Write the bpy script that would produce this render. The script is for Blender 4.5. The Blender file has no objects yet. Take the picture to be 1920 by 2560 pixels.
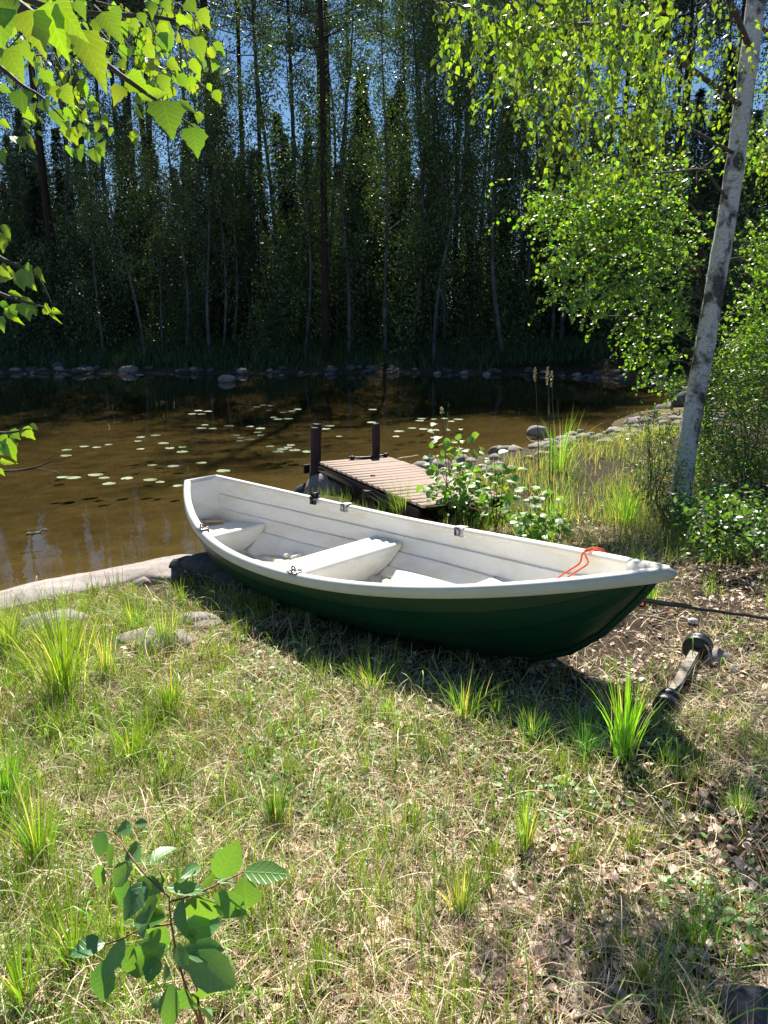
import bpy, math
import numpy as np
from mathutils import Vector, Matrix

sc = bpy.context.scene
COL = sc.collection
rng = np.random.default_rng(7)

# ------------------------------------------------------------------ camera
EYE = 2.3
PITCH = math.radians(14.36)
FPX = 1849.0                      # focal length in pixels of the 1920x2560 photograph
cam = bpy.data.cameras.new('camera')
cam.sensor_fit = 'VERTICAL'; cam.sensor_height = 36.0
cam.lens = 36.0 * FPX / 2560.0
cam.clip_start = 0.05; cam.clip_end = 2000
co = bpy.data.objects.new('camera', cam); COL.objects.link(co)
co.location = (0, 0, EYE); co.rotation_euler = (math.radians(90) - PITCH, 0, 0)
sc.camera = co

# ------------------------------------------------------------------ sky, sun, exposure
SUN_AZ, SUN_EL = 1.0, 48.0        # degrees; azimuth from +Y towards +X
w = bpy.data.worlds.new('World'); sc.world = w; w.use_nodes = True
nt = w.node_tree; nt.nodes.clear()
sky = nt.nodes.new('ShaderNodeTexSky'); sky.sky_type = 'NISHITA'; sky.sun_disc = False
sky.sun_elevation = math.radians(SUN_EL); sky.sun_rotation = math.radians(SUN_AZ)
sky.air_density = 1.0; sky.dust_density = 0.0; sky.ozone_density = 3.0
bg = nt.nodes.new('ShaderNodeBackground'); bg.inputs['Strength'].default_value = 0.05
wo = nt.nodes.new('ShaderNodeOutputWorld')
hs = nt.nodes.new('ShaderNodeHueSaturation'); hs.inputs['Saturation'].default_value = 1.12; hs.inputs['Value'].default_value = 1.0
nt.links.new(sky.outputs[0], hs.inputs['Color']); nt.links.new(hs.outputs[0], bg.inputs[0]); nt.links.new(bg.outputs[0], wo.inputs[0])
sun = bpy.data.lights.new('sun', 'SUN'); sun.energy = 5.0; sun.angle = math.radians(0.5)
sun.color = (1.0, 0.94, 0.83)
so = bpy.data.objects.new('sun', sun); COL.objects.link(so)
a, e = math.radians(SUN_AZ), math.radians(SUN_EL)
SD = Vector((math.sin(a)*math.cos(e), math.cos(a)*math.cos(e), math.sin(e)))
so.rotation_euler = (-SD).to_track_quat('-Z', 'Y').to_euler(); so.location = (0, 20, 30)
vs = sc.view_settings
sc.display_settings.display_device = 'sRGB'
vs.view_transform = 'Standard'; vs.look = 'None'; vs.gamma = 1; vs.use_curve_mapping = False
vs.exposure = 0.95
cy = sc.cycles
cy.max_bounces = 7; cy.diffuse_bounces = 4; cy.glossy_bounces = 3; cy.transmission_bounces = 4
cy.transparent_max_bounces = 12; cy.caustics_reflective = False; cy.caustics_refractive = False
cy.use_denoising = True; cy.denoiser = 'OPENIMAGEDENOISE'; cy.denoising_input_passes = 'RGB_ALBEDO_NORMAL'; cy.denoising_prefilter = 'ACCURATE'
cy.sample_clamp_indirect = 6.0

# ------------------------------------------------------------------ small maths
def nrm(v):
    v = np.asarray(v, float)
    return v / (np.linalg.norm(v, axis=-1, keepdims=True) + 1e-12)
cp, sp = math.cos(PITCH), math.sin(PITCH)
def P(px, py, d):
    """point of the photograph px,py at distance d in front of the camera -> world"""
    px = np.asarray(px, float); py = np.asarray(py, float)
    u = (px - 960) / FPX * d; v = (1280 - py) / FPX * d
    return np.stack([u + 0*v, d*cp + v*sp, EYE + v*cp - d*sp], -1)
def PZ(px, py, z):
    r = P(px, py, 1.0) - np.array([0, 0, EYE])
    return r * ((z - EYE) / r[..., 2:3]) + np.array([0, 0, EYE])
def lattice(seed, n=256):
    return np.random.default_rng(seed).random((n, n))
_L = [lattice(s) for s in range(8)]
def noise2(x, y, s=0):
    L = _L[s % 8]; n = L.shape[0]
    x = np.asarray(x, float) + 57.3*s; y = np.asarray(y, float) + 31.7*s
    xi = np.floor(x).astype(int); yi = np.floor(y).astype(int)
    fx = x - xi; fy = y - yi; fx = fx*fx*(3-2*fx); fy = fy*fy*(3-2*fy)
    g = lambda i, j: L[i % n, j % n]
    return (g(xi, yi)*(1-fx) + g(xi+1, yi)*fx)*(1-fy) + (g(xi, yi+1)*(1-fx) + g(xi+1, yi+1)*fx)*fy
def fbm(x, y, s=0, o=4):
    r = 0; am = 0.5; t = 0
    for k in range(o):
        r = r + am*noise2(x*2**k, y*2**k, s+k); t += am; am *= 0.5
    return r / t
def sstep(a, b, x):
    t = np.clip((x - a) / (b - a), 0, 1); return t*t*(3-2*t)

# ------------------------------------------------------------------ terrain height
POND = np.array([(-60, 1.5), (-12, 2.2), (-6, 4.2), (-4.2, 5.35), (-3.29, 6.0), (-2.86, 6.4), (-2.15, 6.72), (-1.72, 6.9),
                 (-1.29, 7.15), (-1.2, 8.2), (-1.15, 9.4), (-0.5, 10.7), (0.64, 11.8), (2.1, 13.2), (4.08, 15.2),
                 (5.12, 15.8), (6.2, 17.3), (7.02, 18.8), (9.58, 22.9), (11.3, 27), (10.2, 31.0), (7.8, 33.2), (3, 34.4), (0, 34.7),
                 (-8, 34.4), (-17.8, 34.9), (-35, 33), (-60, 33)], float)
def pond_dist(x, y):
    """signed distance to the shoreline, positive on land"""
    x = np.asarray(x, float); y = np.asarray(y, float)
    x, y = np.broadcast_arrays(x, y)
    sh = x.shape; x = x.ravel(); y = y.ravel()
    d2 = np.full(x.shape, 1e9); ins = np.zeros(x.shape, bool)
    n = len(POND)
    for i in range(n):
        ax, ay = POND[i]; bx, by = POND[(i+1) % n]
        ex, ey = bx-ax, by-ay
        t = np.clip(((x-ax)*ex + (y-ay)*ey) / (ex*ex+ey*ey), 0, 1)
        d2 = np.minimum(d2, (x-ax-t*ex)**2 + (y-ay-t*ey)**2)
        c = ((ay > y) != (by > y))
        with np.errstate(divide='ignore', invalid='ignore'):
            xx = ax + (y-ay)*ex/(ey if ey != 0 else 1e-9)
        ins ^= c & (x < xx)
    d = np.sqrt(d2); d[ins] *= -1
    return d.reshape(sh)
def H(x, y):
    x = np.asarray(x, float); y = np.asarray(y, float)
    d = pond_dist(x, y) + 0.25*(fbm(x*1.3, y*1.3, 3) - 0.5)*np.clip(y/12, 0.4, 1.5)
    plane = np.maximum(0.17, 0.40 - 0.08*(y-4)) + 0.05*np.clip(x-1.0, 0, 20) + 0.04*np.clip(y-9, 0, 6)*(x > 0)
    plane = plane + 0.10*(fbm(x*0.8, y*0.8, 1, 3)-0.5) + 0.035*(fbm(x*5, y*5, 2, 3)-0.5)
    # little hollow of bare soil behind the bow
    plane = plane - 0.07*np.exp(-(((x-1.45)/0.45)**2 + ((y-4.25)/0.35)**2))
    near = np.minimum(plane, 0.0 + 0.20*np.maximum(d, 0)**0.8 + 0.02*(d > 0))
    far = 0.10*np.clip(d, 0, 1.2) + 0.30*np.clip(d-1.2, 0, 3.2) + 0.05*np.clip(d-4, 0, 60) + 0.4*(fbm(x*0.3, y*0.3, 5)-0.5)*sstep(2, 6, d)
    land = np.where(y > 24, far, near)
    bed = -0.03 - 0.075*np.maximum(-d, 0) + 0.05*(fbm(x*2.0, y*2.0, 4)-0.5)
    bed = np.maximum(bed, -0.75)
    return np.where(d > 0, land, bed)
def Hs(x, y): return float(H(np.array([x]), np.array([y]))[0])

# ------------------------------------------------------------------ materials
def mat(name):
    m = bpy.data.materials.new(name); m.use_nodes = True
    m.node_tree.nodes.clear(); return m, m.node_tree
def N(t, typ, **kw):
    n = t.nodes.new(typ)
    for k, v in kw.items():
        if k.startswith('i_'):
            k2 = k[2:]
            n.inputs[int(k2) if k2.isdigit() else k2.replace('_', ' ')].default_value = v
        else: setattr(n, k, v)
    return n
def ramp(t, stops, interp='LINEAR'):
    n = t.nodes.new('ShaderNodeValToRGB'); cr = n.color_ramp; cr.interpolation = interp
    while len(cr.elements) < len(stops): cr.elements.new(0.5)
    for el, (p, c) in zip(cr.elements, stops):
        el.position = p; el.color = (*c, 1) if len(c) == 3 else c
    return n
def coords(t, scale=(1, 1, 1), kind='Object'):
    tc = N(t, 'ShaderNodeTexCoord'); mp = N(t, 'ShaderNodeMapping'); mp.inputs['Scale'].default_value = scale
    t.links.new(tc.outputs[kind], mp.inputs['Vector']); return mp.outputs[0]
def noise(t, vec, scale, detail=4, rough=0.55):
    n = N(t, 'ShaderNodeTexNoise'); n.inputs['Scale'].default_value = scale
    n.inputs['Detail'].default_value = detail; n.inputs['Roughness'].default_value = rough
    if vec is not None: t.links.new(vec, n.inputs['Vector'])
    return n.outputs['Fac']
def mixc(t, fac, a, b, mode='MIX'):
    n = N(t, 'ShaderNodeMix'); n.data_type = 'RGBA'; n.blend_type = mode
    for s, v in ((0, fac), (6, a), (7, b)):
        if hasattr(v, 'is_linked') or hasattr(v, 'links'): t.links.new(v, n.inputs[s])
        else: n.inputs[s].default_value = v if s == 0 else ((*v, 1) if len(v) == 3 else v)
    return n.outputs[2]
def bump(t, h, strength, dist):
    b = N(t, 'ShaderNodeBump'); b.inputs['Strength'].default_value = strength; b.inputs['Distance'].default_value = dist
    t.links.new(h, b.inputs['Height']); return b.outputs[0]
def finish(t, shader):
    o = N(t, 'ShaderNodeOutputMaterial'); t.links.new(shader, o.inputs['Surface'])
def pbsdf(t, col, rough=0.7, normal=None, spec=0.5, metal=0.0):
    b = N(t, 'ShaderNodeBsdfPrincipled')
    b.inputs['Roughness'].default_value = rough if isinstance(rough, (int, float)) else 0.5
    if not isinstance(rough, (int, float)): t.links.new(rough, b.inputs['Roughness'])
    b.inputs['Specular IOR Level'].default_value = spec; b.inputs['Metallic'].default_value = metal
    if isinstance(col, tuple): b.inputs['Base Color'].default_value = (*col, 1)
    else: t.links.new(col, b.inputs['Base Color'])
    if normal is not None: t.links.new(normal, b.inputs['Normal'])
    return b.outputs[0]

def two_tone(name, c1, c2, scale=8, rough=0.75, stretch=(1, 1, 1), bs=0.3, bd=0.01, c3=None, spec=0.4, sc2=None, metal=0.0):
    m, t = mat(name); v = coords(t, stretch)
    n = noise(t, v, scale, 6, 0.6)
    st = [(0.35, c1), (0.65, c2)] if c3 is None else [(0.3, c1), (0.5, c2), (0.68, c3)]
    r = ramp(t, st); t.links.new(n, r.inputs[0])
    n2 = noise(t, v, (sc2 or scale*7), 5, 0.65)
    col = mixc(t, 0.35, r.outputs[0], n2, 'OVERLAY')
    finish(t, pbsdf(t, col, rough, bump(t, n2, bs, bd), spec, metal)); return m

def foliage_mat(name, trans=(1, 1, 1), tk=1.0, gloss=0.12, grough=0.35, hue_noise=0.25, vein=False):
    """reflected + transmitted light from the Col attribute, a little sheen"""
    m, t = mat(name)
    at = N(t, 'ShaderNodeAttribute', attribute_name='Col')
    oi = N(t, 'ShaderNodeObjectInfo')
    v = coords(t, (1, 1, 1))
    n = noise(t, v, 30 if vein else 4, 3)
    hv = N(t, 'ShaderNodeHueSaturation')
    mr = N(t, 'ShaderNodeMapRange'); mr.inputs['To Min'].default_value = 1-hue_noise; mr.inputs['To Max'].default_value = 1+hue_noise
    t.links.new(n, mr.inputs[0]); t.links.new(mr.outputs[0], hv.inputs['Value']); t.links.new(at.outputs['Color'], hv.inputs['Color'])
    mr2 = N(t, 'ShaderNodeMapRange'); mr2.inputs['To Min'].default_value = 0.485; mr2.inputs['To Max'].default_value = 0.512
    t.links.new(oi.outputs['Random'], mr2.inputs[0]); t.links.new(mr2.outputs[0], hv.inputs['Hue'])
    col = hv.outputs[0]
    if vein:
        at2 = N(t, 'ShaderNodeAttribute', attribute_name='Lf')       # x across, y along the leaf
        sx = N(t, 'ShaderNodeSeparateXYZ'); t.links.new(at2.outputs['Vector'], sx.inputs[0])
        ab = N(t, 'ShaderNodeMath', operation='ABSOLUTE'); t.links.new(sx.outputs[0], ab.inputs[0])
        ma = N(t, 'ShaderNodeMath', operation='MULTIPLY_ADD'); ma.inputs[1].default_value = -0.9
        t.links.new(ab.outputs[0], ma.inputs[0]); t.links.new(sx.outputs[1], ma.inputs[2])
        si = N(t, 'ShaderNodeMath', operation='MULTIPLY'); si.inputs[1].default_value = 44
        t.links.new(ma.outputs[0], si.inputs[0])
        sn = N(t, 'ShaderNodeMath', operation='SINE'); t.links.new(si.outputs[0], sn.inputs[0])
        pw = N(t, 'ShaderNodeMapRange'); pw.inputs['From Min'].default_value = 0.72; pw.inputs['From Max'].default_value = 1.0
        t.links.new(sn.outputs[0], pw.inputs[0])
        mid = N(t, 'ShaderNodeMapRange'); mid.inputs['From Min'].default_value = 0.03; mid.inputs['From Max'].default_value = 0.0
        t.links.new(ab.outputs[0], mid.inputs[0])
        mx = N(t, 'ShaderNodeMath', operation='MAXIMUM'); t.links.new(pw.outputs[0], mx.inputs[0]); t.links.new(mid.outputs[0], mx.inputs[1])
        fk = N(t, 'ShaderNodeMath', operation='MULTIPLY'); fk.inputs[1].default_value = 0.13
        t.links.new(mx.outputs[0], fk.inputs[0])
        col = mixc(t, fk.outputs[0], col, (0.30, 0.42, 0.10))
        nrmv = bump(t, mx.outputs[0], 0.35, 0.002)
    df = N(t, 'ShaderNodeBsdfDiffuse'); t.links.new(col, df.inputs[0])
    tr = N(t, 'ShaderNodeBsdfTranslucent')
    tc = mixc(t, 1.0, col, trans, 'MULTIPLY')
    sc_ = N(t, 'ShaderNodeVectorMath', operation='SCALE'); sc_.inputs['Scale'].default_value = tk
    t.links.new(tc, sc_.inputs[0]); t.links.new(sc_.outputs[0], tr.inputs[0])
    ad = N(t, 'ShaderNodeAddShader'); t.links.new(df.outputs[0], ad.inputs[0]); t.links.new(tr.outputs[0], ad.inputs[1])
    gl = N(t, 'ShaderNodeBsdfGlossy'); gl.inputs['Roughness'].default_value = grough; gl.inputs[0].default_value = (1, 1, 0.92, 1)
    lw = N(t, 'ShaderNodeLayerWeight'); lw.inputs['Blend'].default_value = 0.35
    mg = N(t, 'ShaderNodeMath', operation='MULTIPLY_ADD'); mg.inputs[1].default_value = gloss; mg.inputs[2].default_value = gloss*0.25
    t.links.new(lw.outputs['Fresnel'], mg.inputs[0])
    if vein: t.links.new(nrmv, gl.inputs['Normal']); t.links.new(nrmv, df.inputs['Normal'])
    mx_ = N(t, 'ShaderNodeMixShader'); t.links.new(mg.outputs[0], mx_.inputs[0])
    t.links.new(ad.outputs[0], mx_.inputs[1]); t.links.new(gl.outputs[0], mx_.inputs[2])
    finish(t, mx_.outputs[0]); return m

M = {}
M['leaf'] = foliage_mat('birch_leaf', (2.1, 2.1, 0.40), 0.85, 0.22, 0.4, vein=True)
M['sapling_leaf'] = foliage_mat('broad_leaf', (1.8, 1.6, 0.4), 0.55, 0.25, 0.4, vein=True)
M['leaves_mass'] = foliage_mat('leaf_mass', (2.1, 2.1, 0.40), 0.82, 0.16, 0.38)
M['far_leaf'] = foliage_mat('far_foliage', (1.5, 1.55, 0.6), 0.55, 0.16, 0.42)
M['needle'] = foliage_mat('needles', (1, 1, 0.6), 0.30, 0.16, 0.5)
M['grass'] = foliage_mat('grass_blade', (1.45, 1.45, 0.33), 0.85, 0.14, 0.45)
M['litter'] = foliage_mat('dry_litter', (1, 0.9, 0.75), 0.35, 0.1, 0.5, 0.35)

# bark
def birch_bark():
    m, t = mat('birch_bark'); v = coords(t, (1, 1, 1))
    big = noise(t, coords(t, (1.6, 1.6, 1.1)), 2.6, 4, 0.62)
    lent = noise(t, coords(t, (3, 3, 26)), 3.2, 4, 0.7)
    fine = noise(t, v, 60, 4)
    c = ramp(t, [(0.25, (0.55, 0.50, 0.46)), (0.75, (0.88, 0.85, 0.80))]); t.links.new(fine, c.inputs[0])
    rb = ramp(t, [(0.50, (0, 0, 0)), (0.60, (1, 1, 1))]); t.links.new(big, rb.inputs[0])
    rl = ramp(t, [(0.60, (0, 0, 0)), (0.67, (1, 1, 1))]); t.links.new(lent, rl.inputs[0])
    dk = ramp(t, [(0.35, (0.035, 0.03, 0.028)), (0.65, (0.20, 0.175, 0.155))]); t.links.new(noise(t, v, 22, 6, 0.75), dk.inputs[0])
    c1 = mixc(t, rb.outputs[0], c.outputs[0], dk.outputs[0])
    c2 = mixc(t, rl.outputs[0], c1, (0.06, 0.05, 0.045))
    hh = mixc(t, 0.5, rb.outputs[0], fine)
    finish(t, pbsdf(t, c2, 0.75, bump(t, hh, 0.6, 0.012), 0.3)); return m
M['birch'] = birch_bark()
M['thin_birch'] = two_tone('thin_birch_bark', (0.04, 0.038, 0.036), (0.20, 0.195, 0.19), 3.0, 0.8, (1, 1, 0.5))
M['pine'] = two_tone('pine_bark', (0.02, 0.014, 0.011), (0.07, 0.045, 0.033), 5, 0.9, (1, 1, 0.3), 0.8, 0.03)
M['twig'] = two_tone('twig_bark', (0.05, 0.04, 0.032), (0.15, 0.12, 0.10), 22, 0.7)
M['redstem'] = two_tone('red_stem', (0.32, 0.13, 0.08), (0.45, 0.22, 0.14), 40, 0.6)
M['greenstem'] = two_tone('green_stem', (0.09, 0.08, 0.03), (0.14, 0.10, 0.05), 40, 0.6)

# stone
def stone_mat(name, a_, b_, c_, moss=0.0):
    m, t = mat(name); v = coords(t)
    n1 = noise(t, v, 2.5, 6, 0.65); n2 = noise(t, v, 38, 5, 0.7)
    r = ramp(t, [(0.3, a_), (0.5, b_), (0.7, c_)]); t.links.new(n1, r.inputs[0])
    col = mixc(t, 0.55, r.outputs[0], n2, 'OVERLAY')
    vo = N(t, 'ShaderNodeTexVoronoi'); vo.inputs['Scale'].default_value = 22; t.links.new(v, vo.inputs['Vector'])
    rr = ramp(t, [(0.05, (1, 1, 1)), (0.16, (0, 0, 0))]); t.links.new(vo.outputs['Distance'], rr.inputs[0])
    mk = N(t, 'ShaderNodeMath', operation='MULTIPLY'); mk.inputs[1].default_value = 0.35; t.links.new(rr.outputs[0], mk.inputs[0])
    col = mixc(t, mk.outputs[0], col, (0.5, 0.49, 0.42))
    if moss:
        n3 = noise(t, v, 5, 5, 0.6); rm = ramp(t, [(0.52, (0, 0, 0)), (0.62, (moss, moss, moss))]); t.links.new(n3, rm.inputs[0])
        col = mixc(t, rm.outputs[0], col, (0.10, 0.10, 0.03))
    hh = mixc(t, 0.4, n1, n2)
    finish(t, pbsdf(t, col, 0.85, bump(t, hh, 0.7, 0.02), 0.3)); return m
M['granite'] = stone_mat('granite', (0.20, 0.17, 0.155), (0.33, 0.28, 0.25), (0.42, 0.37, 0.33))
M['slab'] = stone_mat('pale_bedrock', (0.26, 0.225, 0.205), (0.38, 0.335, 0.31), (0.48, 0.43, 0.40))
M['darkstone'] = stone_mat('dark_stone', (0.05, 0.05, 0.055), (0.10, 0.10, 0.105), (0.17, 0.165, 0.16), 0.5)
M['palestone'] = stone_mat('pale_stone', (0.24, 0.21, 0.19), (0.35, 0.31, 0.285), (0.46, 0.42, 0.39))
M['mossstone'] = stone_mat('mossy_stone', (0.16, 0.13, 0.10), (0.27, 0.23, 0.18), (0.36, 0.31, 0.25), 0.8)

# ground
def ground_mat():
    m, t = mat('ground_soil'); tc = N(t, 'ShaderNodeTexCoord'); pos = tc.outputs['Object']
    at = N(t, 'ShaderNodeAttribute', attribute_name='Zone')         # r bed, g dirt, b far bank
    sep = N(t, 'ShaderNodeSeparateColor'); t.links.new(at.outputs['Color'], sep.inputs[0])
    n1 = noise(t, pos, 1.2, 6, 0.6); n2 = noise(t, pos, 14, 8, 0.72); n3 = noise(t, pos, 90, 6, 0.7)
    r1 = ramp(t, [(0.30, (0.03, 0.024, 0.013)), (0.5, (0.075, 0.06, 0.035)), (0.70, (0.17, 0.135, 0.095))]); t.links.new(n2, r1.inputs[0])
    r2 = ramp(t, [(0.30, (0.02, 0.014, 0.010)), (0.55, (0.06, 0.043, 0.031)), (0.75, (0.16, 0.12, 0.095))]); t.links.new(n2, r2.inputs[0])
    c = mixc(t, sep.outputs[1], r1.outputs[0], r2.outputs[0])
    c = mixc(t, 0.5, c, n3, 'OVERLAY')
    rb = ramp(t, [(0.28, (0.055, 0.042, 0.018)), (0.5, (0.115, 0.090, 0.040)), (0.75, (0.20, 0.16, 0.078))]); t.links.new(noise(t, pos, 2.2, 7, 0.62), rb.inputs[0])
    bb = mixc(t, 0.45, rb.outputs[0], n2, 'OVERLAY')
    sh_ = N(t, 'ShaderNodeMath', operation='MULTIPLY'); sh_.inputs[1].default_value = 0.8; t.links.new(at.outputs['Alpha'], sh_.inputs[0])
    pal = mixc(t, 0.5, (0.34, 0.27, 0.14), n2, 'OVERLAY')
    bb = mixc(t, sh_.outputs[0], bb, pal)
    c = mixc(t, sep.outputs[0], c, bb)
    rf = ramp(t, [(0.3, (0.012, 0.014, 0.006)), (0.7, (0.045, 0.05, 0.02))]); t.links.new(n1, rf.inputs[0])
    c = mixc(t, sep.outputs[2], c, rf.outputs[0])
    hh = mixc(t, 0.5, n2, n3)
    finish(t, pbsdf(t, c, 0.95, bump(t, hh, 0.8, 0.03), 0.15)); return m
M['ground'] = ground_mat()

def water_mat():
    m, t = mat('pond_water')
    tc = N(t, 'ShaderNodeTexCoord'); mp = N(t, 'ShaderNodeMapping'); mp.inputs['Scale'].default_value = (1, 0.55, 1)
    t.links.new(tc.outputs['Object'], mp.inputs[0])
    n1 = noise(t, mp.outputs[0], 5.5, 3, 0.5); n2 = noise(t, mp.outputs[0], 1.1, 2, 0.5)
    hh = N(t, 'ShaderNodeMath', operation='MULTIPLY_ADD'); hh.inputs[1].default_value = 3.0
    t.links.new(n2, hh.inputs[0]); t.links.new(n1, hh.inputs[2])
    nb = bump(t, hh.outputs[0], 0.055, 0.02)
    fr = N(t, 'ShaderNodeFresnel'); fr.inputs['IOR'].default_value = 1.33; t.links.new(nb, fr.inputs['Normal'])
    tr = N(t, 'ShaderNodeBsdfTransparent'); tr.inputs[0].default_value = (0.66, 0.61, 0.45, 1)
    gl = N(t, 'ShaderNodeBsdfGlossy'); gl.inputs['Roughness'].default_value = 0.02; gl.inputs[0].default_value = (1, 1, 1, 1)
    t.links.new(nb, gl.inputs['Normal'])
    mx = N(t, 'ShaderNodeMixShader'); t.links.new(fr.outputs[0], mx.inputs[0]); t.links.new(tr.outputs[0], mx.inputs[1]); t.links.new(gl.outputs[0], mx.inputs[2])
    finish(t, mx.outputs[0]); return m
M['water'] = water_mat()

# boat and small things
def gelcoat(name, base, stain, dirt, rough=0.35, stain_amt=0.5):
    m, t = mat(name); v = coords(t)
    n1 = noise(t, coords(t, (1, 1.5, 3)), 3.0, 6, 0.65); n2 = noise(t, v, 26, 6, 0.75)
    r1 = ramp(t, [(0.45, (0, 0, 0)), (0.75, (stain_amt,)*3)]); t.links.new(n1, r1.inputs[0])
    c = mixc(t, r1.outputs[0], base, stain)
    r2 = ramp(t, [(0.60, (0, 0, 0)), (0.75, (0.55,)*3)]); t.links.new(n2, r2.inputs[0])
    c = mixc(t, r2.outputs[0], c, dirt)
    rr = N(t, 'ShaderNodeMapRange'); rr.inputs['To Min'].default_value = rough; rr.inputs['To Max'].default_value = min(1, rough+0.3)
    t.links.new(n2, rr.inputs[0])
    finish(t, pbsdf(t, c, rr.outputs[0], bump(t, n2, 0.12, 0.004), 0.45)); return m
M['hull'] = gelcoat('green_gelcoat', (0.003, 0.046, 0.024), (0.006, 0.062, 0.034), (0.018, 0.055, 0.036), 0.30, 0.6)
M['liner'] = gelcoat('white_liner', (0.80, 0.79, 0.76), (0.66, 0.62, 0.50), (0.36, 0.31, 0.22), 0.45, 0.85)
M['rim'] = gelcoat('white_rim', (0.78, 0.76, 0.70), (0.66, 0.60, 0.47), (0.35, 0.31, 0.25), 0.45, 0.6)
M['sole'] = gelcoat('dirty_floor', (0.62, 0.60, 0.54), (0.40, 0.35, 0.24), (0.16, 0.12, 0.07), 0.6, 0.9)
M['metal'] = two_tone('galvanised', (0.25, 0.25, 0.24), (0.42, 0.42, 0.40), 20, 0.4, metal=0.8)
M['blackmetal'] = two_tone('black_metal', (0.01, 0.01, 0.01), (0.03, 0.028, 0.026), 20, 0.45)
M['plastic'] = two_tone('black_plastic', (0.012, 0.012, 0.014), (0.028, 0.028, 0.03), 14, 0.33, spec=0.6)
M['deck'] = two_tone('deck_board', (0.15, 0.10, 0.08), (0.30, 0.225, 0.19), 5, 0.75, (0.6, 9, 9), 0.4, 0.004, (0.22, 0.15, 0.125))
M['darkwood'] = two_tone('stained_post', (0.030, 0.012, 0.008), (0.07, 0.032, 0.022), 6, 0.6, (6, 6, 0.8), 0.5, 0.005)
M['greywood'] = two_tone('weathered_wood', (0.20, 0.17, 0.14), (0.42, 0.38, 0.32), 7, 0.85, (1, 8, 8))
M['palewood'] = two_tone('pale_wood', (0.42, 0.28, 0.18), (0.60, 0.45, 0.32), 9, 0.8, (1, 6, 6))
M['orange'] = two_tone('orange_rope', (0.75, 0.09, 0.02), (0.85, 0.14, 0.03), 60, 0.6)
M['red'] = two_tone('red_strap', (0.30, 0.02, 0.015), (0.45, 0.04, 0.03), 60, 0.6)
M['cord'] = two_tone('grey_cord', (0.30, 0.36, 0.33), (0.42, 0.48, 0.44), 60, 0.7)
M['white'] = two_tone('white_plastic', (0.6, 0.6, 0.58), (0.78, 0.78, 0.75), 14, 0.4)
def pad_mat():
    m, t = mat('lily_pad'); oi = N(t, 'ShaderNodeObjectInfo')
    r = ramp(t, [(0.0, (0.24, 0.34, 0.16)), (0.6, (0.40, 0.48, 0.30)), (0.92, (0.52, 0.57, 0.42)), (1.0, (0.5, 0.46, 0.14))]); t.links.new(oi.outputs['Random'], r.inputs[0])  # whitish tones stand in for glint on the pads
    n = noise(t, coords(t), 30, 4); c = mixc(t, 0.4, r.outputs[0], n, 'OVERLAY')
    finish(t, pbsdf(t, c, 0.28, bump(t, n, 0.3, 0.004), 0.9)); return m
M['pad'] = pad_mat()

# ------------------------------------------------------------------ mesh helpers
def make_mesh(name, V, Fs, mats, col=None, lf=None, smooth=True, midx=None):
    """V (n,3); Fs list of (m,k) int arrays; col (n,3) per vertex"""
    if not isinstance(Fs, (list, tuple)): Fs = [Fs]
    Fs = [np.asarray(f, int) for f in Fs if len(f)]
    V = np.asarray(V, np.float32)
    me = bpy.data.meshes.new(name)
    me.vertices.add(len(V)); me.vertices.foreach_set('co', V.ravel())
    li = np.concatenate([f.ravel() for f in Fs]); tot = np.concatenate([np.full(len(f), f.shape[1]) for f in Fs])
    st = np.concatenate([[0], np.cumsum(tot)[:-1]])
    me.loops.add(len(li)); me.loops.foreach_set('vertex_index', li.astype(np.int32))
    me.polygons.add(len(tot)); me.polygons.foreach_set('loop_start', st.astype(np.int32)); me.polygons.foreach_set('loop_total', tot.astype(np.int32))
    if smooth: me.polygons.foreach_set('use_smooth', np.ones(len(tot), bool))
    for m_ in (mats if isinstance(mats, (list, tuple)) else [mats]): me.materials.append(m_)
    if midx is not None: me.polygons.foreach_set('material_index', np.asarray(midx, np.int32))
    me.update(calc_edges=True)
    if col is not None:
        c = np.ones((len(V), 4), np.float32); c[:, :3] = col
        at = me.attributes.new('Col', 'FLOAT_COLOR', 'POINT'); at.data.foreach_set('color', c.ravel())
    if lf is not None:
        at = me.attributes.new('Lf', 'FLOAT_VECTOR', 'POINT'); at.data.foreach_set('vector', np.asarray(lf, np.float32).ravel())
    return me
def link(name, me, parent=None, loc=None):
    o = bpy.data.objects.new(name, me); COL.objects.link(o)
    if parent is not None: o.parent = parent
    if loc is not None: o.location = loc
    return o
def thing(name, loc, label, cat, group=None, rot=None):
    o = bpy.data.objects.new(name, None); COL.objects.link(o); o.location = loc
    o.empty_display_size = 0.1
    if rot is not None: o.rotation_euler = rot
    return tag(o, label, cat, group)
def tag(o, label, cat, group=None):
    o['label'] = label; o['category'] = cat
    if group: o['group'] = group
    return o
def stuff(o, label=None, cat=None):
    o['kind'] = 'stuff'
    if label: o['label'] = label; o['category'] = cat
    return o
def copy_tree(o, parent=None):
    c = o.copy(); COL.objects.link(c)
    if parent is not None: c.parent = parent
    for ch in list(o.children): copy_tree(ch, c)
    return c

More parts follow.
